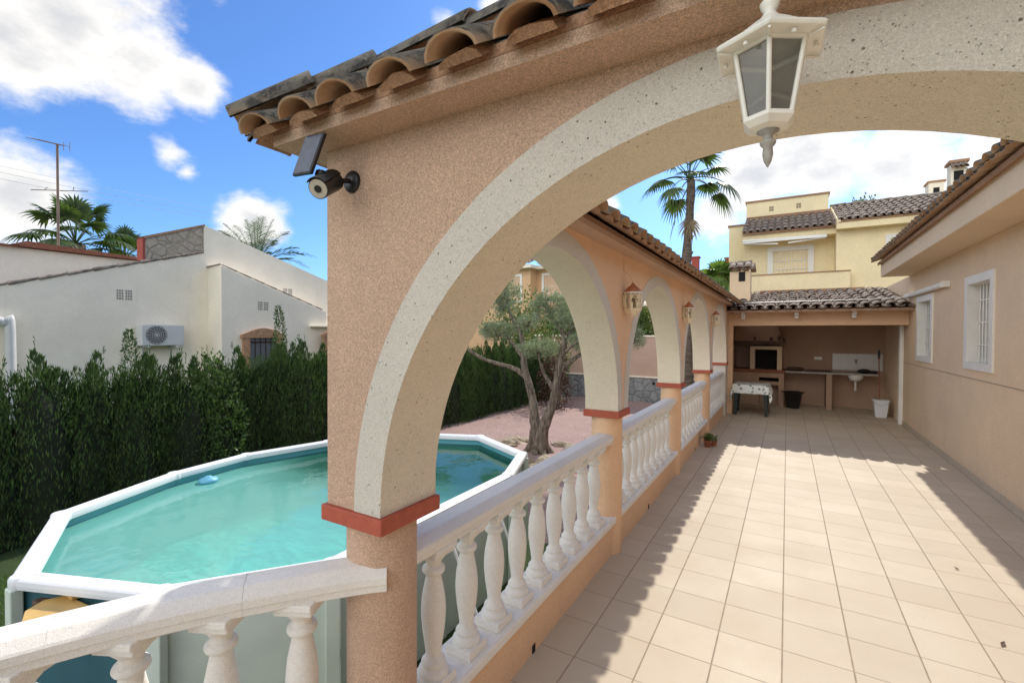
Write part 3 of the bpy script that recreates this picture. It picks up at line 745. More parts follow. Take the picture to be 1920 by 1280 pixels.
# ================================================================== BARBECUE SHELTER
bbq = root('barbecue_shelter', (.4, 12.5, 0), 'open fronted peach barbecue shelter with tiled lean-to roof at the end of the terrace', 'shelter')
mb = MB()
mb.box((-1.37, 11.22, 0), (-1.03, 11.42, 1.93))
mb.build('wall', M['peach_smooth'], bbq)
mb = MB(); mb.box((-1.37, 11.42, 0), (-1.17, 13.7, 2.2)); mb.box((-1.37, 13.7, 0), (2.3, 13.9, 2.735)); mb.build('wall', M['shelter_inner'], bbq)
mb = MB(); mb.box((-1.37, 11.20, 1.93), (1.948, 11.44, 2.262)); mb.box((-1.30, 11.28, 2.262), (1.944, 11.43, 2.30)); mb.build('beam', M['peach_smooth'], bbq, bevel=.006)
mb = MB(); sl = Vector((0, 2.75, .50)).normalized()
barrel(mb, (-1.26, 10.70, 2.262), (1,0,0), sl, 17, 3.18, per=.193, course=.40, jit=.014, seg=7)
rf = mb.build('tiled_roof', M['tile_far'], bbq)
mb = MB(); a = Vector((-1.30, 10.80, 2.238))
b = a + sl*3.16
mb.add([a, (1.945, a.y, a.z), (1.945, b.y, b.z), b, a+Vector((0,0,-.045)), (1.945, a.y, a.z-.045), (1.945, b.y, b.z-.045), b+Vector((0,0,-.045))], [(0,1,2,3),(7,6,5,4),(0,4,5,1),(1,5,6,2),(2,6,7,3),(3,7,4,0)])
mb.build('roof_board', M['shelter_inner'], rf)
mb = MB(); mb.box((-.62, 13.60, 2.72), (1.55, 13.74, 2.87)); mb.build('ridge_upstand', M['mortar'], bbq)
for x in (-.81, .155, 1.10):
    mb = MB(); mb.box((x-.035, 10.93, 2.13), (x+.035, 11.197, 2.225)); mb.box((x-.035, 11.02, 2.07), (x+.035, 11.197, 2.13))
    mb.build('corbel', M['white_conc'], bbq, bevel=.004)
mb = MB(); mb.box((-1.18, 12.0, 2.35), (-.75, 12.45, 3.20)); ch = mb.build('chimney', M['house'], bbq)
mb = MB(); mb.box((-.99, 11.993, 2.97), (-.855, 11.999, 3.19)); mb.build('flue_opening_shade', M['dark'], ch)  # dark plate stands in for the shade inside the flue
mb = MB(); barrel(mb, (-1.13, 11.90, 3.24), (1,0,0), (0, .33, .17), 3, .37, per=.165, course=.4, jit=.006, seg=7, fill=None)
barrel(mb, (-1.13, 12.55, 3.24), (1,0,0), (0, -.33, .17), 3, .37, per=.165, course=.4, jit=.006, seg=7)
ridge_caps(mb, (-1.2, 12.225, 3.41), (-.73, 12.225, 3.41), .07, .3)
mb.build('tiled_cap', M['tile_far'], ch)
# fixed interior: fireplace, worktop, splashback
fp = root('brick_barbecue', (-.6, 13.3, 0), 'built-in masonry barbecue with chimney breast and wooden mantel shelf in the shelter corner', 'barbecue')
mb = MB()
mb.box((-1.17, 13.1, 0), (-.60, 13.7, .80)); mb.box((-.60, 13.1, .68), (-.17, 13.7, .80)); mb.box((-.17, 13.1, 0), (-.06, 13.7, .80)); mb.box((-.60, 13.12, .50), (-.17, 13.7, .58))
mb.box((-.60, 13.5, 0), (-.17, 13.7, .50))
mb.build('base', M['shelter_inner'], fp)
mb = MB(); mb.box((-.60, 13.45, .58), (-.17, 13.7, .68)); mb.build('niche_shade', M['dark'], fp)
mb = MB(); mb.box((-1.165, 13.06, .80), (-.03, 13.7, .875)); mb.build('hearth_slab', M['brick_red'], fp, bevel=.006)
mb = MB()
mb.box((-.80, 13.12, .875), (-.70, 13.7, 1.45)); mb.box((-.21, 13.12, .875), (-.11, 13.7, 1.45)); mb.box((-.70, 13.12, 1.37), (-.21, 13.7, 1.45))
mb.build('fire_surround', M['soffit'], fp)
mb = MB(); mb.box((-.70, 13.5, .875), (-.21, 13.7, 1.37)); mb.build('firebox', M['dark'], fp)
mb = MB()
mb.add([(-1.16,13.05,1.58),(-.10,13.05,1.58),(-.10,13.7,1.58),(-1.16,13.7,1.58),(-1.16,13.35,2.3),(-.30,13.35,2.3),(-.30,13.7,2.3),(-1.16,13.7,2.3)], [(0,3,2,1),(0,1,5,4),(1,2,6,5),(2,3,7,6),(3,0,4,7)])
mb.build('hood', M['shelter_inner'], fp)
mb = MB(); mb.box((-1.165, 12.98, 1.50), (-.03, 13.7, 1.58)); mb.build('mantel', M['wood_dark'], fp, bevel=.006)
for k, (x, h, r) in enumerate([(-.70, .12, .03), (-.34, .10, .045), (-.17, .14, .035), (-.08, .09, .03)]):
    mb = MB(); mb.lathe([(r*.8, 0), (r, h*.3), (r, h*.65), (r*.45, h*.8), (r*.5, h)], (x, 13.08, 1.58), 12)
    tag(mb.build('jar', M['wood_dark']), ['tall thin dark jar, leftmost on the barbecue mantel shelf', 'squat dark jar in the middle of the mantel shelf', 'taller dark bottle near the right of the mantel shelf', 'small dark jar at the right end of the mantel shelf'][k], 'jar', 'jars on the mantel shelf')
ct = root('worktop', (.9, 13.35, 0), 'long stone worktop on a rendered post along the shelter back wall', 'worktop')
mb = MB(); mb.box((-.025, 13.06, .82), (1.80, 13.7, .862)); mb.build('slab', M['stone_top'], ct, bevel=.004)
mb = MB(); mb.box((.80, 13.10, 0), (.91, 13.7, .819)); mb.build('post', M['shelter_inner'], ct)
mb = MB(); mb.box((.95, 13.682, .90), (1.92, 13.698, 1.29)); mb.build('splashback', M['whitetile'], ct)
sk = root('sink', (1.36, 13.25, .78), 'round white sink let into the worktop with its waste pipe below', 'sink')
mb = MB(); mb.lathe([(.02, -.12), (.10, -.11), (.145, -.03), (.15, .02)], (1.36, 13.2, .80), 24, cap=False); mb.build('basin', M['white_conc'], sk)
mb = MB(); mb.tube([(1.36, 13.2, .69), (1.36, 13.2, .48), (1.38, 13.3, .44), (1.40, 13.69, .44)], .022, 8); mb.build('waste_pipe', M['white_paint'], sk)
mb = MB(); mb.tube([(1.40, 13.68, 1.13), (1.40, 13.55, 1.13), (1.40, 13.52, 1.08)], .014, 8); mb.lathe([(.03, -.012), (.03, .012)], (1.40, 13.6, 1.16), 10)
mb.build('tap', M['steel'], sk)
mb = MB(); mb.box((.58, 13.685, 1.13), (.74, 13.699, 1.20)); tag(mb.build('socket_box', M['white_paint'], bevel=.003), 'small white socket box on the shelter back wall', 'socket')
def blob(name, c, sx, sy, sz, mat, lab, cat):
    mb = MB(); pr = [(math.sin(PI*k/10)*1.0+.001, 1-math.cos(PI*k/10)) for k in range(11)]
    mb.lathe([(r, z*.5) for r, z in pr], (0,0,0), 16)
    mb.v = [(c[0]+x*sx*(1+.12*mnoise.noise(Vector((x*2,y*2,z*2+c[0])))), c[1]+y*sy, c[2]+z*sz) for x, y, z in mb.v]
    o = mb.build(name, mat); return tag(o, lab, cat)
blob('pan', (1.53, 13.3, .862), .13, .13, .10, M['black'], 'black upturned pan beside the sink', 'pan')
blob('cloth_heap', (.18, 13.35, .862), .20, .14, .09, M['wood_dark'], 'dark folded cloth heap on the worktop next to the barbecue', 'cloth')
blob('bowl', (1.70, 13.3, .862), .09, .09, .07, M['black'], 'small black bowl at the right end of the worktop', 'bowl')
mb = MB()
for k in range(5): mb.tube([(.35+.02*k, 13.2+.03*k, .875+.006*k), (.85+.02*k, 13.22+.035*k, .872+.005*k)], .010, 6)
tag(mb.build('skewer_bundle', M['wood_dark']), 'bundle of long dark skewers lying on the worktop', 'skewers')
# plastic table and cloth
tb = root('plastic_table', (-.665, 11.45, 0), 'small dark green plastic table under the patterned cloth', 'table')
mb = MB(); mb.box((-1.0, 11.12, .625), (-.33, 11.80, .655)); mb.build('table_top', M['table_green'], tb, bevel=.008)
for sx in (-1, 1):
    for sy in (-1, 1):
        x, y = -.665+sx*.30, 11.46+sy*.30
        mb = MB(); mb.add([(x-.03,y-.03,0),(x+.03,y-.03,0),(x+.03,y+.03,0),(x-.03,y+.03,0),(x-.045-sx*.03,y-.045-sy*.03,.624),(x+.045-sx*.03,y-.045-sy*.03,.624),(x+.045-sx*.03,y+.045-sy*.03,.624),(x-.045-sx*.03,y+.045-sy*.03,.624)], [(0,3,2,1),(4,5,6,7),(0,1,5,4),(1,2,6,5),(2,3,7,6),(3,0,4,7)])
        mb.build('leg', M['table_green'], tb)
mb = MB(); nx = 40; vs = []
cxm, cym, hx, hy = -.665, 11.46, .345, .35
for j in range(nx+1):
    for i in range(nx+1):
        u_ = (i/nx-.5)*2; v_ = (j/nx-.5)*2
        px, py = u_*.53, v_*.53
        ox = max(0, abs(px)-hx); oy = max(0, abs(py)-hy)
        drop = ox+oy if not (ox > 0 and oy > 0) else (ox+oy)*1.0
        fx = math.copysign(min(abs(px), hx) + .05*min(1, ox*5) + .02*math.sin(py*26)*min(1, ox*8), px)
        fy = math.copysign(min(abs(py), hy) + .05*min(1, oy*5) + .02*math.sin(px*26)*min(1, oy*8), py)
        vs.append((cxm+fx, cym+fy, .660 - drop*1.0))
mb.add(vs, [(j*(nx+1)+i, j*(nx+1)+i+1, (j+1)*(nx+1)+i+1, (j+1)*(nx+1)+i) for j in range(nx) for i in range(nx)], True)
tag(mb.build('tablecloth', M['cloth']), 'white oilcloth with grey green leaf print draped over the small table', 'tablecloth')
tu = root('tub', (.13, 12.9, 0), 'black rubber tub on the floor under the worktop', 'tub')
mb = MB(); mb.lathe([(.135, 0), (.19, .36), (.205, .365), (.205, .385), (.18, .385), (.13, .02)], (.13, 12.9, 0), 24, cap=False); mb.lathe([(.134, .001), (.134, .02)], (.13, 12.9, 0), 24); mb.build('body', M['black'], tu)
for s_ in (-1, 1):
    mb = MB(); mb.tube([(.13+s_*.20, 12.84, .37), (.13+s_*.235, 12.87, .39), (.13+s_*.235, 12.93, .39), (.13+s_*.20, 12.96, .37)], .010, 6); mb.build('handle', M['black'], tu)
bk = root('bucket', (1.72, 12.45, 0), 'white square plastic bucket by the house wall in the shelter', 'bucket')
mb = MB()
a, b = .095, .125
for (h0, h1, r0, r1) in ((0, .34, a, b), (.34, .37, b+.015, b+.015)):
    mb.add([(1.72-r0,12.45-r0,h0),(1.72+r0,12.45-r0,h0),(1.72+r0,12.45+r0,h0),(1.72-r0,12.45+r0,h0),(1.72-r1,12.45-r1,h1),(1.72+r1,12.45-r1,h1),(1.72+r1,12.45+r1,h1),(1.72-r1,12.45+r1,h1)], [(0,3,2,1),(4,5,6,7),(0,1,5,4),(1,2,6,5),(2,3,7,6),(3,0,4,7)])
mb.build('body', M['bucket_w'], bk, bevel=.01)
mb = MB(); mb.tube([(1.72+.13*math.cos(PI*k/8), 12.32, .36-.10*math.sin(PI*k/8)) for k in range(9)], .004, 5); mb.build('handle', M['steel'], bk)
br = root('broom', (1.66, 12.6, .33), 'thin broom standing in the white bucket and leaning on the wall', 'broom')
mb = MB(); mb.tube([(1.70, 12.46, .40), (1.78, 13.2, 1.25)], .011, 8); mb.build('handle', M['clay_pot'], br)
mb = MB(); mb.obox((1.785, 13.24, 1.30), (.02, 0, 0), (0, .02, 0), (0, 0, .10)); mb.build('head', M['black'], br)
# white cable clipped across the shelter roof
mb = MB(); mb.tube([(-.78, 10.98, 2.405), (.3, 10.99, 2.412), (1.2, 10.99, 2.416), (1.93, 10.98, 2.44)], .008, 6)
tag(mb.build('cable', M['white_paint']), 'thin white cable strung across the tiles of the shelter roof', 'cable')
mb = MB(); mb.box((-1.09, 11.12, 2.20), (-1.00, 11.19, 2.33)); tag(mb.build('junction_box', M['wood_dark'], bevel=.006), 'small dark box tucked under the eave where arcade meets shelter', 'box')

for k, (x, y, r) in enumerate(((1.06, 3.62, .022), (1.10, 4.62, .016))):
    mb = MB(); a = 1.1+k; d = Vector((math.cos(a), math.sin(a), 0)); s_ = Vector((-d.y, d.x, 0)); c = Vector((x, y, .006))
    mb.add([c-d*r*1.5, c-s_*r*.5+Vector((0,0,.004)), c+d*r*1.5+Vector((0,0,.006)), c+s_*r*.5+Vector((0,0,.003)), c+Vector((0,0,-.002))], [(0,1,4),(1,2,4),(2,3,4),(3,0,4)])
    tag(mb.build('fallen_leaf', M['wood_dark']), ['small dark curled leaf on the sunlit tiles, nearer the camera', 'tiny dark leaf on a grout line of the sunlit tiles, farther off'][k], 'leaf')

# ================================================================== CERAMIC LAMPS, LANTERN, CAMERA, POT
def ceramic_lamp():
    r_ = root('ceramic_wall_lamp', (0,0,0), 'x', 'wall lamp', 'ceramic lamps on the arcade piers')
    def hexa(mb, prof, sc=1, c=(0,0)):
        for (r0, z0), (r1, z1) in zip(prof[:-1], prof[1:]):
            vs = []
            for rr, zz in ((r0, z0), (r1, z1)):
                for k in range(6):
                    a = R(60*k+30); vs.append((c[0]+rr*math.cos(a), c[1]+rr*math.sin(a), zz))
            mb.add(vs, [(k, (k+1)%6, (k+1)%6+6, k+6) for k in range(6)])
    cx = .085
    mb = MB(); hexa(mb, [(.085, .100), (.072, .125), (.045, .155), (.016, .180), (.018, .190), (.0, .20)], c=(cx, 0)); mb.build('lamp_roof', M['ceramic_roof'], r_)
    mb = MB(); hexa(mb, [(.0, .082), (.088, .082), (.092, .098), (.085, .100), (0, .1)], c=(cx, 0)); mb.build('upper_rim', M['white_conc'], r_)
    mb = MB()
    for k in range(6):      # pierced posts and arched heads
        a = R(60*k+30); a2 = R(60*k+90)
        p = Vector((cx+.074*math.cos(a), .074*math.sin(a), 0)); q = Vector((cx+.074*math.cos(a2), .074*math.sin(a2), 0))
        mb.tube([p+Vector((0,0,-.07)), p+Vector((0,0,.082))], .009, 6)
        for s0, s1, z0, z1 in ((.0, .28, -.07, -.01), (.72, 1, -.07, -.01)):
            m_ = (p+(q-p)*(s0+s1)/2); d = (q-p)*(s1-s0)/2; nn = Vector((-d.y, d.x, 0)).normalized()*.005
            mb.obox((m_.x, m_.y, (z0+z1)/2), d, nn, (0,0,(z1-z0)/2))
        mb.tube([p+(q-p)*t+Vector((0,0,.02+.05*math.sin(PI*t))) for t in (0,.17,.33,.5,.67,.83,1)], .007, 5)
        mb.tube([p+(q-p)*t+Vector((0,0,.075-.045*math.sin(PI*t))) for t in (0,.25,.5,.75,1)], .005, 5)
    mb.build('pierced_body', M['ceramic'], r_)
    mb = MB(); hexa(mb, [(.0, -.072), (.086, -.072), (.088, -.085), (.05, -.125), (.03, -.15), (.0, -.165)], c=(cx, 0)); mb.build('lower_cup', M['ceramic'], r_)
    mb = MB(); mb.box((0, -.035, -.06), (.022, .035, .07)); mb.build('back_plate', M['ceramic'], r_)
    mb = MB(); mb.lathe([(.012, -.07), (.012, -.02), (.024, -.005), (.02, .035), (.004, .045)], (cx, 0, 0), 10); mb.build('bulb', simple('unlit_bulb', (.25, .18, .12), .3), r_)
    mb = MB(); mb.tube([(.085, 0, .198), (.04, 0, .30), (.006, .012, .315), (.006, -.03, .33), (.006, -.03, .44), (.006, -.018, .445)], .003, 5); mb.build('cable', M['peach_smooth'], r_)
    return r_
cl = ceramic_lamp()
lbl = ['pierced ceramic wall lamp with clay roof on the second pier, nearest of three', 'pierced ceramic wall lamp on the third arcade pier, middle of three', 'pierced ceramic wall lamp on the fourth pier, farthest of three, by the barbecue shelter']
for i in (1, 2, 3):
    o = cl if i == 1 else clone(cl)
    o.scale = (.82, .82, .74); o.location = (XF+.004, PY[i], 1.985); o['label'] = lbl[i-1]
# white hexagonal lantern hanging under the near cornice
lan = root('lantern', (-.033, .92, 2.2), 'white six sided glass lantern hanging from the near arch', 'lantern')
LX, LY = -.033, .92
def hexr(r, z, rot=0): return [(LX+r*math.cos(R(60*k)+rot), LY+r*math.sin(R(60*k)+rot), z) for k in range(6)]
rot = math.atan2(-LY, -LX) 
def hexband(mb, rings, cap0=False, cap1=False):
    vs = [p for r_ in rings for p in r_]; fs = []
    for j in range(len(rings)-1): fs += [(j*6+k, j*6+(k+1)%6, (j+1)*6+(k+1)%6, (j+1)*6+k) for k in range(6)]
    if cap0: fs.append(list(range(6))[::-1])
    if cap1: fs.append([6*(len(rings)-1)+k for k in range(6)])
    mb.add(vs, fs)
mb = MB()
hexband(mb, [hexr(.062, 2.213, rot), hexr(.090, 2.213, rot), hexr(.093, 2.219, rot), hexr(.088, 2.224, rot), hexr(.060, 2.238, rot), hexr(.030, 2.262, rot), hexr(.016, 2.272, rot)], False, True)
mb.build('canopy', M['cream_paint'], lan, bevel=.0015)
mb = MB()
for k in range(6):      # thin ribs under the brim
    a = R(60*k)+rot; p = Vector((LX+.066*math.cos(a), LY+.066*math.sin(a), 2.209)); q = Vector((LX+.088*math.cos(a), LY+.088*math.sin(a), 2.209)); mb.tube([p, q], .0022, 5)
for k in range(6):
    a = R(60*k+30)+rot; mb.lathe([(.004, -.004), (.004, .002)], (LX+.068*math.cos(a), LY+.068*math.sin(a), 2.209), 8)
mb.build('brim_rib', M['cream_paint'], lan)
zt_, zb_ = 2.213, 2.098; rt1, rb1 = .059, .039
mb = MB()
T_ = hexr(rt1, zt_, rot); B_ = hexr(rb1, zb_, rot)
for k in range(6):
    mb.tube([B_[k], T_[k]], .0042, 6)
    mb.tube([T_[k], T_[(k+1)%6]], .0055, 6); mb.tube([B_[k], B_[(k+1)%6]], .0045, 6)
mb.build('frame', M['cream_paint'], lan)
for k in range(6):
    ti, bi = hexr(rt1-.002, zt_-.002, rot), hexr(rb1-.002, zb_+.002, rot)
    mb = MB(); mb.add([bi[k], bi[(k+1)%6], ti[(k+1)%6], ti[k]], [(0,1,2,3)]); mb.build('glass_pane', M['glass'], lan)
mb = MB(); hexband(mb, [hexr(.043, 2.100, rot), hexr(.044, 2.094, rot), hexr(.034, 2.084, rot), hexr(.020, 2.080, rot)], True, True)
mb.build('lower_cup', M['cream_paint'], lan, bevel=.001)
mb = MB(); mb.lathe([(.017, 2.082), (.018, 2.079), (.008, 2.074), (.007, 2.066), (.013, 2.061), (.012, 2.057), (.0075, 2.052), (.0085, 2.040), (.006, 2.028), (.001, 2.018)], (LX, LY, 0), 16); mb.build('finial', M['finial'], lan)
mb = MB(); mb.lathe([(.018, 2.268), (.013, 2.276), (.009, 2.282), (.014, 2.290), (.016, 2.298), (.009, 2.306), (.006, 2.310)], (LX, LY, 0), 16)
mb.tube([(LX, LY, 2.305), (LX, LY, 2.335), (LX, LY+.02, 2.345), (LX, LY+.09, 2.347)], .005, 8); mb.build('hanger', M['cream_paint'], lan)

sc_ = root('security_camera', (-1.25, 1.055, 2.23), 'black security camera with solar panel on the near pillar head', 'camera')
mb = MB()
pl_ = [(0, 0), (.036, 0), (.036, .006), (.030, .012), (.010, .016), (0, .016)]
n = 24; vs = []
for r_, d_ in pl_[1:]:
    for k in range(n): a = 2*PI*k/n; vs.append((-1.245+r_*math.cos(a), 1.0595-d_, 2.228+r_*math.sin(a)))
m = len(pl_)-1; mb.add(vs, [(j*n+k, j*n+(k+1)%n, (j+1)*n+(k+1)%n, (j+1)*n+k) for j in range(m-1) for k in range(n)] + [[(m-1)*n+k for k in range(n)]], True)
mb.build('mount', M['black'], sc_)
mb = MB(); mb.tube([(-1.245, 1.045, 2.228), (-1.248, 1.02, 2.222), (-1.250, .995, 2.216)], .008, 8); mb.build('arm', M['black'], sc_)
A0 = Vector((-1.262, .990, 2.222)); B0 = Vector((-1.218, .865, 2.125)); dd = (B0-A0).normalized()
A0 = Vector((-1.250, .990, 2.214)); B0 = Vector((-1.214, .905, 2.160))
mb = MB(); mb.tube([A0+(A0-B0).normalized()*.006, A0, B0], [.024, .031, .031], 20); body = mb.build('body', M['black'], sc_)
dd = (B0-A0).normalized()
mb = MB(); mb.tube([B0+dd*.0005, B0+dd*.0025], .028, 20); mb.build('faceplate', M['lens'], body)
mb = MB(); mb.tube([B0+dd*.002, B0+dd*.005], .011, 16); mb.build('lens', M['black'], body)
sd = dd.cross(Vector((0,0,1))).normalized(); uu = sd.cross(dd)
mb = MB(); vs = []; 
for e_, t_ in ((0, A0-dd*.0), (1, B0+dd*.006)):
    for k in range(9): a = R(35+110*k/8); vs.append(t_+sd*math.cos(a)*.0335+uu*math.sin(a)*.0335); 
    for k in range(9): a = R(35+110*k/8); vs.append(t_+sd*math.cos(a)*.036+uu*math.sin(a)*.036)
mb.add(vs, [(k, k+1, 18+k+1, 18+k) for k in range(8)] + [(9+k, 27+k, 27+k+1, 9+k+1) for k in range(8)] + [(18+k, 18+k+1, 27+k+1, 27+k) for k in range(8)], True); mb.build('sun_hood', M['black'], body)
mb = MB(); mb.tube([A0+(B0-A0)*.45+uu*.028, Vector((-1.236, .935, 2.212)), Vector((-1.244, .925, 2.226))], .007, 8); mb.build('panel_stem', M['black'], sc_)
pc = Vector((-1.256, .905, 2.268)); px_ = Vector((.044, 0, -.003)); pz_ = Vector((.017, .012, .061))
pnv = px_.cross(pz_).normalized()
if pnv.y > 0: pnv = -pnv
mb = MB(); mb.obox(pc, px_, pnv*.006, pz_); pf = mb.build('solar_panel', M['black'], sc_, bevel=.003)
mb = MB(); mb.obox(pc+pnv*.0065, px_*.90, pnv*.001, pz_*.93); mb.build('cells', M['panel'], pf)
mb = MB(); mb.lathe([(.014, -.012), (.018, 0), (.014, .012)], (-1.236, .93, 2.212), 12); mb.build('joint', M['black'], sc_)

pp = root('potted_plant', (-1.035, 7.68, 0), 'small terracotta pot with a low green plant on the terrace floor by the arcade', 'potted plant')
mb = MB(); mb.lathe([(.042, 0), (.058, .085), (.066, .088), (.066, .105), (.055, .105), (.05, .09)], (-1.035, 7.68, 0), 18); mb.build('pot', M['clay_pot'], pp)
mb = MB()
for _ in range(260):
    a = ru(0, 2*PI); e = ru(.2, 1.4); d = Vector((math.cos(a)*math.cos(e), math.sin(a)*math.cos(e), math.sin(e))); p = Vector((-1.035, 7.68, .10)) + d*ru(.02, .12)
    s1 = Vector((ru(-1,1), ru(-1,1), ru(-1,1))).normalized()*.010; s2 = d*.018
    mb.add([p-s1, p+s2, p+s1, p-s2], [(0,1,2,3)])
mb.build('foliage', M['bush'], pp)
mb = MB(); mb.lathe([(.035, 0), (.048, .07), (.052, .085), (.044, .085)], (-.965, 7.80, 0), 14)
o = root('potted_plant', (-.965, 7.80, 0), 'tiny dark clay pot with a sprig just behind the larger pot', 'potted plant'); mb.build('pot', M['clay_pot'], o)
mb = MB()
for _ in range(120):
    p = Vector((-.965, 7.80, .08)) + Vector((ru(-.05,.05), ru(-.05,.05), ru(0,.09))); s1 = Vector((ru(-1,1), ru(-1,1), ru(-1,1))).normalized()*.009; s2 = Vector((ru(-1,1), ru(-1,1), ru(-1,1))).normalized()*.014
    mb.add([p-s1, p+s2, p+s1, p-s2], [(0,1,2,3)])
mb.build('foliage', M['bush'], o)

# ================================================================== POOL
pool = root('swimming_pool', (-4.1, 3.2, GZ), 'large oval above-ground pool with white rim and pale steel walls beside the terrace', 'pool')
RIM = [(-3.98,.83), (-5.13,1.32), (-5.60,2.36), (-5.72,3.2), (-5.47,4.2), (-4.6,5.3), (-3.82,5.61), (-2.78,5.06), (-2.47,4.2), (-2.47,1.95), (-3.05,1.2)]
ctr = Vector((-4.08, 3.2))
def inset(poly, d):
    out = []; n = len(poly)
    for i in range(n):
        p0, p1, p2 = Vector(poly[i-1]), Vector(poly[i]), Vector(poly[(i+1)%n])
        e0 = (p1-p0).normalized(); e1 = (p2-p1).normalized(); n0 = Vector((e0.y, -e0.x)); n1 = Vector((e1.y, -e1.x))
        b = (n0+n1).normalized(); k = d/max(.3, b.dot(n0)); q = p1 + b*k
        q2 = p1 - b*k
        out.append(q if (q-ctr).length < (q2-ctr).length or d < 0 and (q-ctr).length > (q2-ctr).length else q2)
    return out
mid = inset(RIM, .058)
mid3 = [(p.x, p.y, .25) for p in mid]
mb = MB(); mb.sweep(mid3, [(-.058,-.035),(-.054,-.06),(.054,-.06),(.058,-.035),(.056,-.008),(.045,0),(.016,.004),(.012,-.001),(-.016,-.001),(-.020,.004),(-.045,0),(-.056,-.008)], closed=True)
mb.build('rim', M['pool_white'], pool)
for p in mid3:      # corner caps
    mb = MB(); mb.lathe([(.062, -.064), (.067, -.05), (.067, -.01), (.058, .006), (.001, .011)], (p[0], p[1], .25), 12); mb.build('rim_cap', M['pool_white'], pool, bevel=.004)
wallp = inset(RIM, .055)
mb = MB(); n = len(wallp)
for i in range(n):
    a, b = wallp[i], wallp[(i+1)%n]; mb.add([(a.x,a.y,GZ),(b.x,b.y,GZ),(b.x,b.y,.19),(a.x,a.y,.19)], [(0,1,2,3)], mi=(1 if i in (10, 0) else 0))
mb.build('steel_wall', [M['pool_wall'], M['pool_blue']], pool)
lp = inset(RIM, .065)
mb = MB()
for i in range(n):
    a, b = lp[i], lp[(i+1)%n]; mb.add([(a.x,a.y,-.55),(b.x,b.y,-.55),(b.x,b.y,.19),(a.x,a.y,.19)], [(3,2,1,0)], mi=0)
mb.build('liner_wall', M['liner_wall'], pool)
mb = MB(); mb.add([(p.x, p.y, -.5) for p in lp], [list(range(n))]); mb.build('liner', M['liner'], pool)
for i in range(n):      # uprights
    p = inset(RIM, .022)[i]; mb = MB(); d = (p-ctr).normalized(); s_ = Vector((-d.y, d.x))
    mb.obox((p.x, p.y, (GZ+.19)/2), (s_.x*.045, s_.y*.045, 0), (d.x*.03, d.y*.03, 0), (0, 0, (.19-GZ)/2)); mb.build('upright', M['pool_wall'], pool, bevel=.008)
for y in (2.35, 3.1, 3.85):
    mb = MB(); mb.box((-2.555, y-.05, GZ), (-2.515, y+.05, .19)); mb.build('upright', M['pool_wall'], pool)
    mb = MB(); mb.tube([(-2.50, y, .12), (-2.06, y+.05, GZ)], .013, 6); mb.build('brace', M['pool_white'], pool)
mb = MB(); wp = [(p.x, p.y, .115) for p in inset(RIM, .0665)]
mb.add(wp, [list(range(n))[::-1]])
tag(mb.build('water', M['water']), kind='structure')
mb = MB(); mb.lathe([(.02,-.015),(.085,-.01),(.095,.01),(.085,.03),(.04,.04),(.03,.055),(.001,.06)], (-5.36, 2.62, .125), 18)
tag(mb.build('chlorine_float', M['float_blue']), 'light blue round chlorine float drifting by the far rim of the pool', 'float')
tp = root('skimmer_box', (-3.72, .95, .1), 'tan plastic skimmer box with rounded lid hung on the left end of the pool', 'skimmer')
mb = MB(); mb.box((-3.86, .90, -.12), (-3.62, 1.10, .13)); mb.build('box', M['wood_dark'], tp, bevel=.01)
mb = MB(); vs = [(-3.52, .80), (-3.62, .75), (-3.74, .79), (-3.80, .88), (-3.76, .97), (-3.50, 1.00)]
mb.prism(vs, lambda p: (p[0]+.06, p[1]+.04, .135), lambda p: (p[0]+.06, p[1]+.04, .155)); mb.build('lid', M['tan'], tp, bevel=.004)
mb = MB(); mb.box((-3.80, 1.0, .156), (-3.58, 1.12, .18)); mb.build('lid_grip', M['tan'], tp, bevel=.006)

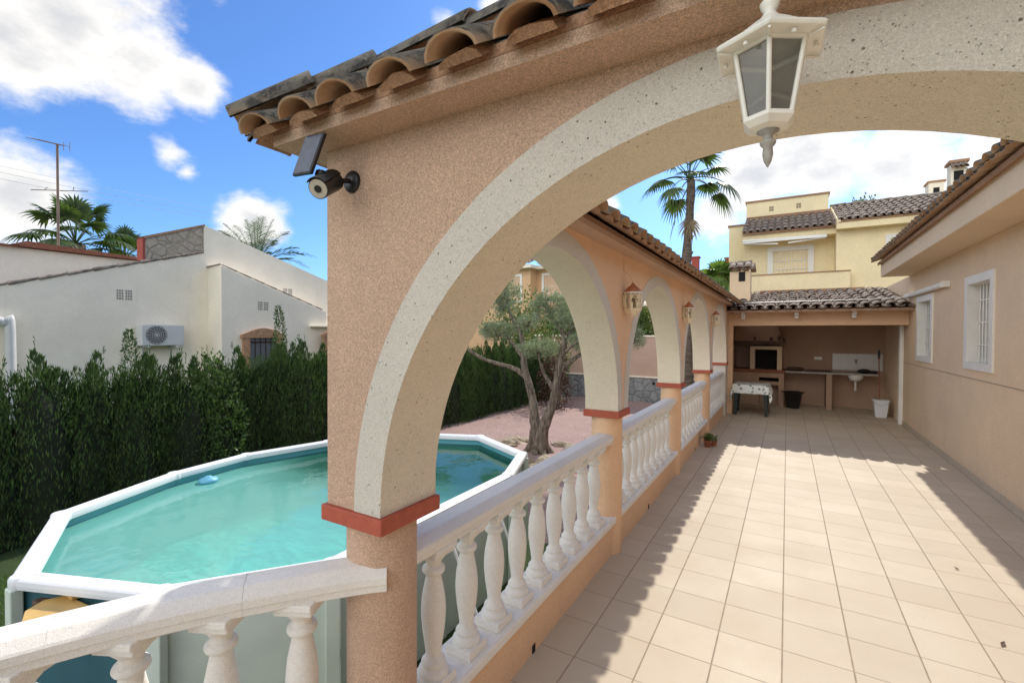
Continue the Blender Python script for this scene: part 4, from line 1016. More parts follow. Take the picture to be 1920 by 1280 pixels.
# ================================================================== FOLIAGE HELPERS
def sprays(mb, fn, n, w, h, upb=.6, j=.35):
    """leaf-sized faces; fn() gives a point and an outward direction"""
    for _ in range(n):
        p, d = fn(); p = Vector(p); d = Vector(d)
        ax = (d*(1-upb) + Vector((ru(-j,j), ru(-j,j), upb + ru(-j,j)*.5))).normalized()
        s_ = ax.cross(Vector((ru(-1,1), ru(-1,1), ru(-.3,.3)))).normalized()
        hh = h*ru(.6, 1.3); ww = w*ru(.6, 1.2)
        mb.add([p - s_*ww*.3, p + ax*hh*.5 - s_*ww*.5, p + ax*hh, p + ax*hh*.5 + s_*ww*.5, ], [(0,1,2,3)])
def cypress(hgt, rad, seed, n=11000, spike=False):
    random.seed(seed)
    mb = MB()
    lobes = [(ru(-.5,.5)*rad, ru(-.5,.5)*rad, ru(.80, 1.06)*hgt, rad*ru(.30, .46)) for _ in range(8)]
    def fn():
        if rnd() < .75:
            lx, ly, lh, lr = random.choice(lobes); z = lh*(1-rnd()**1.2*.98)
            k = (1-(z/lh)**3.2)**.75 if z < lh else 0
            a = ru(0, 2*PI); r_ = lr*k*ru(.82, 1.12)*(1+.3*mnoise.noise(Vector((a*1.5+seed, z*3, lx*9))))
            return (lx+r_*math.cos(a), ly+r_*math.sin(a), z-.05), (math.cos(a), math.sin(a), .2)
        z = ru(0, hgt*.9); a = ru(0, 2*PI); r_ = rad*(1-.35*(z/hgt)**3)*ru(.85, 1.08)*(1+.25*mnoise.noise(Vector((a*2, z*3, seed))))
        return (r_*math.cos(a), r_*math.sin(a), z), (math.cos(a), math.sin(a), .1)
    sprays(mb, fn, n, .016, .085, .80, .22)
    for _ in range(7):
        lx, ly, lh, lr = random.choice(lobes); q = Vector((lx+ru(-.1,.1), ly+ru(-.1,.1), lh-.05)); l_ = ru(.08, .22)
        for s in range(14):
            pz = q + Vector((0,0,l_*s/14)); sprays(mb, lambda: (pz, (ru(-1,1), ru(-1,1), 1)), 1, .014, .045, .5)
    if spike:
        for s in range(900):
            t = rnd(); r_ = .12*(1-t)**.7+.02; a = ru(0, 2*PI); r_ *= ru(.4, 1.1)
            pz = (r_*math.cos(a)+.05*math.sin(t*3), r_*math.sin(a), hgt*.92+t*.95); sprays(mb, lambda: (pz, (math.cos(a), math.sin(a), .3)), 1, .016, .055, .5)
    return mb
core = MB(); core.lathe([(.30, 0), (.32, .6), (.28, 1.3), (.18, 1.7), (.03, 1.9)], (0,0,0), 14); core.v = [(x*(1+.15*math.sin(z*9+y*8)), y*(1+.12*math.sin(z*7+x*9)), z) for x, y, z in core.v]  # dark opaque core added inside the foliage to block see-through
meshes = []
HL = 'dark green clipped cypress standing in the hedge row behind the pool'
protos = []
for k in range(4):
    o = root('hedge_cypress', (0,0,GZ), HL, 'cypress', 'cypresses of the clipped hedge')
    cypress(2.32, .50, 40+k).build('foliage', M['cypress'], o, loc=(0,0,GZ)); 
    core.build('stem_or_added_core', M['cypress_added_core'], o, loc=(0,0,GZ)); protos.append(o)
ysp = []; y = .55
while y < 16.6: ysp.append(y); y += ru(.46, .58)
used = set(); random.seed(5)
spike_at = {}
for i, y in enumerate(ysp):
    k = i % 4; zs = ru(.93, 1.05)
    loc = (-8.28+ru(-.07,.07), y, GZ)
    if k not in used: o = protos[k]; used.add(k); o.location = loc
    else: o = clone(protos[k], loc=loc)
    o.rotation_euler.z = ru(0, 6.28); o.scale = (1, 1, zs)
for (y, lab, sc_s) in ((2.95, 'taller untrimmed cypress with feathery pale tip in front of the air conditioner', .85), (5.25, 'tallest cypress of the hedge with one long thin leader beside the brick framed window', 1.0)):
    o = root('tall_cypress', (-8.22, y, GZ), lab, 'cypress')
    cypress(2.35, .48, int(y*10), 9000, True).build('foliage', M['cypress'], o, loc=(-8.22, y, GZ))
    core.build('stem_or_added_core', M['cypress_added_core'], o, loc=(-8.22, y, GZ)); o.scale = (1, 1, sc_s)
def bush(name, c, r, n, w, h, mat, lab, cat, flat=1, stem_or_added_core=True, upb=.35, group=None):
    o = root(name, c, lab, cat, group); mb = MB(); C = Vector(c)
    lob = [(Vector((ru(-.6,.6)*r[0], ru(-.6,.6)*r[1], ru(.2,.75)*r[2])), ru(.35,.6)) for _ in range(9)]
    def fn():
        l, s = random.choice(lob); d = Vector((random.gauss(0,1), random.gauss(0,1), random.gauss(0,1))).normalized()
        return C + l + Vector((d.x*r[0]*s, d.y*r[1]*s, d.z*r[2]*s*.8))*ru(.7, 1.08), d
    sprays(mb, fn, n, w, h, upb)
    mb.build('foliage', mat, o)
    if stem_or_added_core:
        mb = MB(); 
        for _ in range(5): mb.tube([C+Vector((ru(-.05,.05), ru(-.05,.05), 0)), C+Vector((ru(-.4,.4)*r[0], ru(-.4,.4)*r[1], r[2]*.6))], [.03, .012], 6)
        mb.build('stem_or_added_core', M['bark'], o)
    return o
bush('leafy_shrub', (-7.98, 3.95, GZ+.75), (.36, .50, 1.35), 1900, .045, .065, M['viburnum'], 'broad leaved shrub with pale glossy leaves growing through the hedge', 'shrub', stem_or_added_core=False)

# ================================================================== OLIVE TREE
OT = Vector((-4.55, 8.8, GZ+.1))
olive = root('olive_tree', OT, 'old pruned olive tree with grey green pads of foliage on the gravel bed', 'tree')
def ol(*pts): return [Vector(p) for p in pts]
def smooth(P, m=4): return catmull([tuple(p) for p in P], m)
mb = MB()
B = OT
random.seed(3)
limbs = [
 (ol((-4.55,8.8,-.85), (-4.60,8.8,-.35), (-4.66,8.8,.05), (-4.72,8.8,.42), (-4.85,8.8,.80), (-4.92,8.8,1.15), (-4.95,8.8,1.5), (-5.06,8.8,1.85), (-5.25,8.78,2.15), (-5.33,8.75,2.5)), [.20,.135,.10,.085,.075,.065,.05,.042,.034,.018]),
 (ol((-4.52,8.78,-.75), (-4.42,8.78,-.25), (-4.26,8.78,.15), (-4.14,8.76,.55), (-4.10,8.75,.85), (-4.02,8.75,1.25), (-3.93,8.75,1.65), (-4.10,8.72,1.95), (-4.35,8.7,2.3)), [.17,.115,.095,.082,.075,.07,.06,.045,.022]),
 (ol((-4.85,8.8,.78), (-5.1,8.7,.98), (-5.5,8.6,1.08), (-5.9,8.55,1.2), (-6.2,8.5,1.38), (-6.6,8.4,1.55), (-6.95,8.35,1.75)), [.06,.045,.04,.036,.032,.025,.012]),
 (ol((-4.93,8.8,1.2), (-5.10,8.78,1.42), (-5.28,8.76,1.62), (-5.42,8.75,1.82)), [.05,.035,.03,.018]),
 (ol((-4.20,8.76,.6), (-4.38,8.7,.9), (-4.43,8.66,1.08), (-4.47,8.62,1.28)), [.045,.03,.026,.014]),
 (ol((-4.10,8.75,.9), (-3.85,8.85,1.15), (-3.55,8.95,1.4), (-3.2,9.0,1.62), (-2.75,9.05,1.7)), [.055,.045,.035,.028,.012]),
 (ol((-3.93,8.75,1.65), (-3.75,8.8,1.85), (-3.5,8.8,2.0)), [.05,.03,.012]),
 (ol((-4.02,8.75,1.25), (-3.7,8.6,1.5), (-3.45,8.5,1.62)), [.04,.025,.012]),
]
for P, r_ in limbs:
    q = smooth(P, 4); rr = []
    for i in range(len(P)-1):
        for k in range(4): rr.append(r_[i]+(r_[i+1]-r_[i])*k/4)
    rr.append(r_[-1]); mb.tube(q, rr, 12, lump=.22)
for a in (0.3, 1.5, 2.6, 3.7, 4.9, 5.6):
    d = Vector((math.cos(a), math.sin(a), 0)); mb.tube(smooth(ol(B+d*.10+Vector((0,0,.35)), B+d*.19+Vector((0,0,.10)), B+d*.36+Vector((0,0,-.06))), 3), [.09,.085,.08,.075,.065,.05,.03], 8, lump=.2)
mb.build('trunk', M['bark'], olive)
pads = [((-5.42,8.75,2.55), (.44,.42,.44), 2400), ((-4.22,8.7,2.28), (.50,.46,.36), 2800), ((-5.52,8.7,1.80), (.48,.38,.21), 2200), ((-4.45,8.6,1.42), (.46,.40,.17), 2200),
        ((-3.75,8.75,1.98), (.36,.36,.20), 1400), ((-3.55,8.85,1.58), (.36,.32,.22), 1300), ((-2.62,9.05,1.66), (.24,.24,.20), 900), ((-7.0,8.35,1.92), (.42,.4,.24), 1200), ((-4.90,8.9,1.98), (.26,.26,.18), 600)]
for c, r_, n in pads:
    mb = MB(); C = Vector(c)
    twigs = []
    for _ in range(90):
        d = Vector((random.gauss(0,1), random.gauss(0,1), random.gauss(0,.8))).normalized(); t = ru(.50, .98)
        twigs.append((C+Vector((d.x*r_[0], d.y*r_[1], d.z*r_[2]))*t*0 + Vector((d.x*r_[0]*t, d.y*r_[1]*t, d.z*r_[2]*t)), d))
    def fn():
        p, d = random.choice(twigs); s = random.gauss(0, .055)
        return p + Vector((random.gauss(0,.04), random.gauss(0,.04), random.gauss(0,.035))), d
    sprays(mb, fn, int(n*2.2), .014, .052, .35, .8)
    mb.build('foliage', M['olive'], olive)
    mb = MB()
    for p, d in twigs[:18]: mb.tube([C+Vector((0,0,-r_[2]*.7)), C+(p-C)*.5, p], [.012, .007, .003], 4)
    mb.build('twigs', M['bark'], olive)
# rocks ringed round the olive
def rock(c, s, seed, lab):
    mb = MB(); vs = []; fs = []; n, m = 14, 8
    for j in range(m+1):
        for k in range(n):
            th = PI*j/m; a = 2*PI*k/n; d = Vector((math.sin(th)*math.cos(a), math.sin(th)*math.sin(a), math.cos(th)))
            q = 1+.42*mnoise.noise(d*1.6+Vector((seed*3.1,0,0)))+.14*mnoise.noise(d*5+Vector((0,seed,0)))
            vs.append((c[0]+d.x*s[0]*q, c[1]+d.y*s[1]*q, c[2]+d.z*s[2]*q))
    for j in range(m):
        for k in range(n): fs.append((j*n+k, (j+1)*n+k, (j+1)*n+(k+1)%n, j*n+(k+1)%n))
    mb.add(vs, fs, False); return tag(mb.build('rock', M['rock']), lab, 'rock', 'rocks edging the olive tree bed')
random.seed(8)
rl = ['pale limestone rock edging the bed around the olive trunk']
for k, (x, y) in enumerate([(-5.42,8.9),(-5.15,8.35),(-4.75,8.0),(-4.35,7.85),(-3.95,8.05),(-3.72,8.45),(-3.68,8.9),(-3.9,9.35),(-4.4,9.6),(-5.0,9.55),(-5.4,9.3),(-5.6,8.5),(-4.6,7.55),(-4.0,7.6),(-3.5,8.0)]):
    rock((x+ru(-.05,.05), y, GZ+.11), (ru(.20,.34), ru(.15,.26), ru(.09,.16)), k+1, rl[0])
rock((-7.1, 15.2, -.72), (.30, .2, .34), 31, 'large pale boulder standing at the foot of the garden wall behind the olive')['category'] = 'boulder'
# dark conifer masses beside the far hedge and red leaved shrub
bush('red_shrub', (-6.6, 14.2, GZ+.1), (.7, .6, 2.1), 2200, .05, .07, mk_leaf('red_leaf', (.03, .012, .010), (.07, .025, .018), .5, .2), 'dark red leaved shrub between the hedge and the garden wall', 'shrub')
bush('garden_shrub', (-8.0, 15.6, GZ), (1.1, .9, 3.4), 4200, .07, .10, M['bush'], 'tall green shrub behind the olive at the corner of the hedge', 'shrub')

# ================================================================== GARDEN WALL AND WHAT IS BEHIND
gw = root('garden_wall', (-4.5, 17.5, GZ), 'garden boundary wall with grey stone base and peach render above a white ledge', 'wall')
mb = MB(); mb.box((-9.2, 17.40, GZ-.2), (-1.37, 17.62, .12)); mb.build('stone_base', M['stone_grey'], gw)
mb = MB(); mb.box((-9.2, 17.36, .12), (-1.37, 17.66, .17)); mb.build('ledge', M['white_wall'], gw, bevel=.006)
mb = MB(); mb.box((-9.2, 17.43, .17), (-1.37, 17.60, 1.64)); mb.build('upper_wall', M['gardenwall'], gw)
mb = MB(); mb.box((-9.2, 17.38, 1.64), (-1.37, 17.65, 1.70)); mb.build('coping', M['white_wall'], gw, bevel=.006)
mb = MB(); mb.box((-4.9+.62, 17.385, -.13), (-4.9+.72, 17.399, -.03)); mb.build('drain_hole_shade', M['dark'], gw)  # dark block painted as the shaded inside of the hole
random.seed(21)
gl2 = ['leafy green shrub with pale flowers showing over the garden wall through the second arch', 'green shrub rising over the garden wall behind the olive', 'dense shrub over the left end of the garden wall']
for k, (x, s) in enumerate([(-4.9, 1.0), (-8.2, 1.2), (-10.6, 1.5)]):
    bush('wall_shrub', (x, 18.6, .9), (1.3*s, .8, 1.9*s*.9), 3200, .10, .13, M['bush'], gl2[k], 'shrub', group='shrubs behind the garden wall')
bush('wall_shrub', (-2.6, 18.6, .9), (1.1, .8, 1.7), 2400, .10, .13, M['bush'], 'green shrub behind the garden wall nearest the barbecue shelter', 'shrub', group='shrubs behind the garden wall')

def flat_window(par, x0, x1, z0, z1, y, fr=.10, bars=True, blind=True):
    mb = MB()
    mb.box((x0, y-.05, z1-fr), (x1, y+.12, z1)); mb.box((x0, y-.05, z0), (x1, y+.12, z0+fr*.6)); mb.box((x0, y-.05, z0+fr*.6), (x0+fr, y+.12, z1-fr)); mb.box((x1-fr, y-.05, z0+fr*.6), (x1, y+.12, z1-fr))
    w_ = mb.build('window', M['white_frame'], par)
    mb = MB(); mb.box((x0+fr, y+.06, z0+fr*.6), (x1-fr, y+.08, z1-fr)); mb.build('pane', M['slat'] if blind else M['pane'], w_)
    if blind:
        mb = MB(); k = z0+fr*.6+.02
        while k < z1-fr-.03: mb.box((x0+fr, y+.045, k), (x1-fr, y+.06, k+.045)); k += .055
        mb.build('blind', M['slat'], w_)
    if bars:
        mb = MB(); n = max(4, int((x1-x0)/.12))
        for i in range(n+1): xx = x0+fr+(x1-x0-2*fr)*i/n; mb.tube([(xx, y-.02, z0+fr*.6), (xx, y-.02, z1-fr)], .010, 5)
        for zz in (z0+(z1-z0)*.3, z0+(z1-z0)*.55): mb.tube([(x0+fr, y-.021, zz), (x1-fr, y-.021, zz)], .012, 5)
        mb.build('grille', M['white_paint'], w_)
    return w_

# ---- yellow house
yh = root('yellow_house', (2, 19, GZ), 'pale yellow two storey house with tiled roofs and a walled balcony beyond the shelter', 'house')
mb = MB()
mb.box((-1.86, 18.5, GZ), (-1.36, 21, 5.62)); mb.box((-1.36, 18.3, GZ), (1.27, 21, 5.30)); mb.box((-1.36, 19.3, 5.30), (1.16, 21.2, 6.60))
mb.box((1.27, 17.5, GZ), (9, 22, 5.02))
mb.build('wall', M['yellow'], yh)
mb = MB(); mb.add([(-1.36,19.29,6.0),(1.20,19.29,5.9),(1.20,19.26,6.06),(-1.36,19.26,6.06)], [(0,1,2,3)])
for (x0, x1, y0, y1, z) in ((-1.40, 1.20, 19.25, 21.25, 6.60), (-1.90, -1.34, 18.45, 21, 5.62)):
    mb.box((x0, y0, z), (x1, y1, z+.05))
mb.build('parapet_cap', M['mortar'], yh)
mb = MB(); mb.box((-1.38, 17.72, 4.92), (1.27, 18.3, 5.12)); mb.build('fascia', M['yellow'], yh)
mb = MB(); mb.box((1.25, 17.15, 4.95), (9, 17.5, 5.16)); mb.add([(1.25,17.5,5.03),(1.25,20.2,6.30),(1.25,20.2,5.03)], [(0,1,2)]); mb.build('fascia', M['yellow'], yh)
sl = Vector((0, 1.75, .80)).normalized()
mb = MB(); barrel(mb, (-1.30, 17.58, 5.17), (1,0,0), sl, 14, 1.92, per=.2, course=.42, jit=.01, seg=6); mb.build('tiled_roof', M['tile_far'], yh)
mb = MB(); sl2 = Vector((0, 3.1, 1.13)).normalized(); barrel(mb, (1.36, 17.08, 5.20), (1,0,0), sl2, 38, 3.3, per=.2, course=.42, jit=.012, seg=5)
ridge_caps(mb, (1.25, 20.15, 6.32), (8.8, 20.15, 6.32), .10, .42, 6); mb.build('tiled_roof', M['tile_far'], yh)
mb = MB(); mb.box((1.24, 17.16, 5.15), (1.34, 20.2, 5.2)); mb.add([(1.255,17.1,5.22),(1.255,20.2,6.36),(1.34,20.2,6.36),(1.34,17.1,5.22),(1.255,17.1,5.14),(1.255,20.2,6.2),(1.34,20.2,6.2),(1.34,17.1,5.14)], [(0,1,2,3),(0,4,5,1),(3,2,6,7),(0,3,7,4)]); mb.build('verge', M['yellow'], yh)
mb = MB(); mb.box((-1.05, 17.2, 3.0), (1.60, 17.34, 3.67)); mb.box((-1.05, 17.34, 3.0), (-.92, 18.3, 3.67)); bal = mb.build('balcony', M['yellow'], yh)
mb = MB(); mb.box((-1.08, 17.17, 3.67), (1.62, 17.37, 3.70)); mb.build('coping', M['mortar'], bal)
mb = MB()
for (x0, x1, y0, z0, sv, L) in ((-1.36, 1.5, 17.62, 5.16, sl, 1.9), (1.34, 8.9, 17.12, 5.19, sl2, 3.25)):
    a = Vector((x0, y0, z0)); b = a+sv*L; d = Vector((0,0,-.05)); x = Vector((x1-x0, 0, 0))
    mb.add([a, a+x, b+x, b, a+d, a+x+d, b+x+d, b+d], [(0,1,2,3),(7,6,5,4),(0,4,5,1),(1,5,6,2),(2,6,7,3),(3,7,4,0)])
mb.build('roof_board', M['mortar'], yh)
flat_window(yh, -.62, .72, 3.62, 4.74, 18.3, .16)
flat_window(yh, 2.46, 3.5, 3.9, 4.72, 17.5, .12, bars=False)
for x in (-.62, .22):
    mb = MB()
    for dx in (0, .075):
        for dz in (0, .09): mb.box((x+dx, 19.285, 6.22+dz), (x+dx+.06, 19.299, 6.22+dz+.07))
    mb.build('vent', simple('vent_grey', (.30, .25, .16), .8), yh)
aw = root('awning', (-.1, 17.6, 4.8), 'white folded awning with two arms above the yellow house balcony', 'awning')
mb = MB(); mb.tube([(-1.34, 17.62, 4.90), (1.02, 17.62, 4.86)], .05, 10); mb.build('roller', M['white_paint'], aw)
mb = MB(); mb.box((-1.34, 17.42, 4.84), (1.02, 17.48, 4.79)); mb.build('front_bar', M['white_paint'], aw)
for x0, x1 in ((-1.30, -.30), (.98, -.02)):
    mb = MB(); mb.tube([(x0, 17.60, 4.80), (x1, 17.45, 4.70)], .028, 8); mb.build('arm', M['white_paint'], aw)
def chimney(nm, x0, x1, y, z0, z1, lab, mat, tiled=False, yd=.5):
    o = root(nm, ((x0+x1)/2, y, z0), lab, 'chimney'); mb = MB(); mb.box((x0, y, z0), (x1, y+yd, z1)); mb.build('stack', mat, o)
    mb = MB(); mb.box((x0-.04, y-.04, z1), (x1+.04, y+yd+.04, z1+.06)); mb.build('cap', M['mortar'], o)
    cx = (x0+x1)/2; mb = MB(); mb.box((cx-.08, y-.008, z1-.38), (cx+.08, y-.001, z1-.18)); mb.build('flue_opening_shade', M['dark'], o)  # opening is a dark plate, its inner shade put into the colour
    if tiled:
        mb = MB(); barrel(mb, (x0+.05, y-.12, z1-.14), (1,0,0), (0, .2, .12), 3, .2, per=(x1-x0-.08)/2.3, course=.3, seg=5, rx=.06, rz=.04); mb.build('tiles', M['tile_far'], o)
chimney('chimney', 4.10, 4.50, 21, 5.4, 6.95, 'squat cream chimney on the ridge of the yellow house', M['white_wall'])
chimney('chimney', 3.10, 3.36, 13.98, 3.0, 5.58, 'taller grey white chimney with small tiles rising behind the bungalow eave', M['white_wall'], True, .3)
# ---- orange neighbour behind the garden
oh = root('orange_house', (-13, 25, GZ), 'orange house with white eaves and shuttered windows behind the garden', 'house')
mb = MB(); mb.box((-20, 24.0, GZ), (-13.0, 30, 5.55)); mb.box((-13.0, 24.8, GZ), (-9.5, 30, 5.55)); mb.build('wall', M['orange'], oh)
mb = MB(); mb.box((-20.4, 23.5, 5.55), (-12.7, 30.5, 5.75)); mb.box((-12.7, 24.3, 5.55), (-9.1, 30.5, 5.75)); mb.build('eave', M['white_wall'], oh, bevel=.02)
mb = MB(); barrel(mb, (-20.3, 23.4, 5.80), (1,0,0), (0, 3, 1.1), 38, 3.4, per=.2, course=.45, seg=5); barrel(mb, (-12.6, 24.2, 5.80), (1,0,0), (0, 3, 1.1), 18, 3.2, per=.2, course=.45, seg=5); mb.build('tiled_roof', M['tile_far'], oh)
flat_window(oh, -14.75, -13.55, 3.6, 5.28, 24.0, .14); flat_window(oh, -12.65, -11.2, 3.6, 5.35, 24.8, .14)
oh2 = root('orange_house', (-6.8, 26, GZ), 'smaller orange house with pale eave and roof finial seen through the second arch', 'house')
mb = MB(); mb.box((-8.6, 26, GZ), (-5.4, 30, 3.3)); mb.build('wall', M['orange'], oh2)
mb = MB(); mb.box((-8.8, 25.7, 3.3), (-5.2, 30, 3.45)); mb.build('eave', M['white_wall'], oh2)
mb = MB(); mb.add([(-8.8,25.7,3.45),(-5.2,25.7,3.45),(-5.2,30,3.45),(-8.8,30,3.45),(-7.0,27.8,4.1)], [(0,1,4),(1,2,4),(2,3,4),(3,0,4)]); rf = mb.build('roof', M['white_wall'], oh2)
mb = MB(); mb.lathe([(.12,0),(.05,.15),(.10,.25),(.02,.5)], (-6.95, 26.9, 3.75), 10); mb.build('finial', M['white_wall'], rf)
# ---- red house far behind
rh = root('red_house', (-4, 30, GZ), 'dark red house with chimneys far behind the palms', 'house')
mb = MB(); mb.box((-6.5, 30, GZ), (-1.9, 34, 5.55)); mb.build('wall', M['redwall'], rh)
for x0, x1, z in ((-5.08, -4.68, 6.40), (-3.2, -2.7, 6.2)):
    mb = MB(); mb.box((x0, 29.95, 5.2), (x1, 30.4, z)); mb.box((x0-.06, 29.9, z), (x1+.06, 30.45, z+.08)); mb.build('chimney', M['redwall'], rh)
mb = MB(); mb.box((-6.6, 29.85, 5.55), (-1.8, 34, 5.63)); mb.build('coping', M['mortar'], rh)

# ---- white house beyond the hedge
WX = -12.0
wh = root('white_house', (-13.5, 6, GZ), 'long white bungalow with sloping parapets beyond the hedge on the left', 'house')
mb = MB()
gp = [(-6, GZ), (13.5, GZ), (13.5, 2.08), (5.80, 4.29), (5.80, 3.63), (-6, -.23+.0)]
gp = [(-6, GZ), (13.5, GZ), (13.5, 2.08), (5.80, 4.29), (5.80, 3.62), (-4, .44)]
mb.prism(gp, lambda p: (WX, p[0], p[1]), lambda p: (WX-.3, p[0], p[1]))
mb.prism([(5.88, GZ), (8.75, GZ), (8.75, 2.32), (5.88, 3.29)], lambda p: (-11.4, p[0], p[1]), lambda p: (WX, p[0], p[1]))
mb.prism([(8.75, GZ), (10.4, GZ), (10.4, 1.93), (8.2, 1.93), (8.2, 1.9), (8.75, 1.9)], lambda p: (-11.2, p[0], p[1]), lambda p: (WX, p[0], p[1]))
mb.box((-20, -6, GZ), (-15.7, 6.13, 3.72)); mb.box((-15.7, 6.4, GZ), (-12.3, 13, 2.3))
mb.build('wall', M['white_wall'], wh)
mb = MB()   # terracotta coping on the far wing
mb.box((-20.1, -6, 3.722), (-15.55, 3.5, 3.76)); mb.prism([(3.3, 3.74), (3.62, 3.88), (6.2, 3.80), (6.2, 3.74)], lambda p: (-15.55, p[0], p[1]), lambda p: (-16.0, p[0], p[1])); mb.build('coping', M['brick_red'], wh)
mb = MB(); y = -3.6      # clay verge tiles laid down the slope of the near wing
sl = Vector((0, 9.8, 3.18)).normalized()
yv = 5.78
p0 = Vector((WX+.0, 5.78, 3.645))
k = 0
while k < 24:
    a = p0 - sl*(.42*k); b = a - sl*.46
    mb.tube([a, b], [.022, .042], 8); k += 1
mb.build('verge', M['verge'], wh)
mb = MB(); sl3 = Vector((0, -7.7, 2.21)).normalized(); 
for k in range(8):
    a = Vector((-11.42, 5.9, 3.32)) - Vector((0, -2.87, .97)).normalized()*(.36*k)*1; b = a - Vector((0, -2.87, .97)).normalized()*.36
    mb.tube([a, b], [.012, .022], 6)
mb.tube([(-11.42, 5.86, 3.32), (-12.0, 5.86, 3.30)], .02, 6); mb.build('verge', M['verge'], wh)
# roof plane of the near wing, just under its verge
mb = MB(); mb.add([(WX-.3, -4, .40), (WX-.3, 5.8, 3.58), (-15.7, 5.8, 3.58), (-15.7, -4, .40)], [(0,1,2,3)]); mb.build('roof', M['tile_far'], wh)
mb = MB(); mb.prism([(4.62, 3.0), (5.82, 3.3), (5.82, 4.27), (4.62, 3.76)], lambda p: (WX-.02, p[0], p[1]), lambda p: (WX-.28, p[0], p[1])); st = mb.build('stone_parapet', M['stone_tan'], wh)
mb = MB(); mb.prism([(4.62, 3.76), (5.82, 4.27), (5.82, 4.31), (4.55, 3.79)], lambda p: (WX+.01, p[0], p[1]), lambda p: (WX-.3, p[0], p[1])); mb.build('coping', M['mortar'], st)
mb = MB(); mb.box((WX-.01, 4.575, 3.3), (WX-.29, 4.618, 3.76)); mb.build('red_edge', M['redwall'], st)
vg = simple('vent_grey2', (.28, .27, .24), .8)
for (y, z, x) in ((4.11, 2.41, WX+.004), (7.82, 2.75, WX+.004), (6.75, 2.30, -11.396)):
    mb = MB()
    for dy in (0, .15):
        for i in range(3):
            for j in range(4): mb.box((x-.01, y+dy+i*.042, z+j*.055), (x, y+dy+i*.042+.03, z+j*.055+.04))
    mb.build('vent', vg, wh)
def brickwin(y0, y1, z0, z1, x):
    mb = MB(); mb.box((x, y0, z0), (x+.07, y0+.16, z1)); mb.box((x, y1-.16, z0), (x+.07, y1, z1))
    pts = [(y0-.05, z1), (y1+.05, z1), (y1+.05, z1+.08)] + [(y0+(y1-y0)*(1-t), z1+.08+.17*math.sin(PI*t)) for t in (.1,.3,.5,.7,.9)] + [(y0-.05, z1+.08)]
    mb.prism(pts, lambda p: (x, p[0], p[1]), lambda p: (x+.09, p[0], p[1])); w_ = mb.build('window', simple('brick_surround', (.42, .24, .13), .85, 0, .2, 14, .4), wh)
    mb = MB(); mb.box((x+.005, y0+.16, z0), (x+.02, y1-.16, z1)); mb.build('pane', simple('dim_glass', (.16, .17, .19), .15), w_)
    mb = MB()
    for i in range(6): yy = y0+.16+(y1-y0-.32)*i/5; mb.tube([(x+.05, yy, z0), (x+.05, yy, z1)], .012, 5)
    for zz in (z0+.3, z1-.1): mb.tube([(x+.051, y0+.16, zz), (x+.051, y1-.16, zz)], .014, 5)
    mb.build('grille', M['iron'], w_)
brickwin(6.35, 7.35, .5, 1.60, -11.396); brickwin(8.45, 9.3, .4, 1.62, -11.196)
ac = root('air_conditioner', (-11.8, 4.8, 1.65), 'grey white air conditioner unit with dark round fan on the white wall', 'air conditioner')
mb = MB(); mb.box((-11.98, 4.42, 1.44), (-11.68, 5.22, 1.89)); bd = mb.build('casing', M['grey_plastic'], ac, bevel=.015)
mb = MB(); vs = []; n = 28
for k in range(n): a = 2*PI*k/n; vs.append((-11.674, 4.69+.20*math.cos(a), 1.67+.20*math.sin(a)))
mb.add(vs, [list(range(n))]); mb.add([(x-.004, y, z) for x, y, z in vs], [list(range(n))]); mb.build('fan', M['ac_dark'], bd)
mb = MB()
for rr in (.05, .09, .13, .17, .19): mb.tube([(-11.668, 4.69+rr*math.cos(2*PI*k/20), 1.67+rr*math.sin(2*PI*k/20)) for k in range(21)], .004, 4)
for k in range(8): a = PI*k/8; mb.tube([(-11.667, 4.69-.19*math.cos(a), 1.67-.19*math.sin(a)), (-11.667, 4.69+.19*math.cos(a), 1.67+.19*math.sin(a))], .003, 4)
mb.build('fan_guard', M['grey_plastic'], bd)
for y in (4.55, 5.08):
    mb = MB(); mb.box((-12.0, y-.02, 1.40), (-11.66, y+.02, 1.435)); mb.box((-12.0, y-.02, 1.2), (-11.97, y+.02, 1.435)); mb.build('bracket', M['grey_plastic'], ac)
mb = MB(); mb.tube(smooth(ol((-11.88, 1.6, 1.93), (-11.88, 2.30, 1.93), (-11.88, 2.48, 1.88), (-11.88, 2.54, 1.74), (-11.88, 2.54, -.9)), 5), .075, 12)
tag(mb.build('drainpipe', M['grey_plastic']), 'fat pale downpipe bending down the white house wall at the left edge', 'pipe')
an = root('antenna', (-16.2, 4.35, 3.7), 'tall rusty television aerial on the white house roof in front of the palm', 'antenna')
AX, AY = -16.2, 4.35
mb = MB(); mb.tube([(AX, AY, 3.6), (AX, AY, 6.55)], .028, 8); mb.build('mast', M['aerial'], an)
mb = MB(); mb.tube([(AX, AY+.10, 6.55), (AX+.5, AY-.55, 6.38)], .014, 6)
for k in range(9):
    t = k/8; c = Vector((AX+.5*t, AY+.10-.65*t, 6.55-.17*t)); mb.tube([c+Vector((-.12,-.10,.02)), c+Vector((.12,.10,-.02))], .007, 5)
mb.tube([(AX-.1, AY+.15, 6.45), (AX-.1, AY+.15, 6.68)], .007, 5); mb.tube([(AX+.08, AY+.22, 6.42), (AX+.08, AY+.22, 6.66)], .007, 5); mb.build('uhf_boom', M['aerial'], an)
mb = MB(); mb.tube([(AX, AY-.50, 5.25), (AX, AY+.60, 5.50)], .012, 6); mb.tube([(AX, AY+.30, 5.44), (AX+.4, AY+.2, 5.44)], .008, 5); mb.tube([(AX, AY-.25, 5.31), (AX+.4, AY-.3, 5.3)], .008, 5); mb.build('fm_bar', M['aerial'], an)
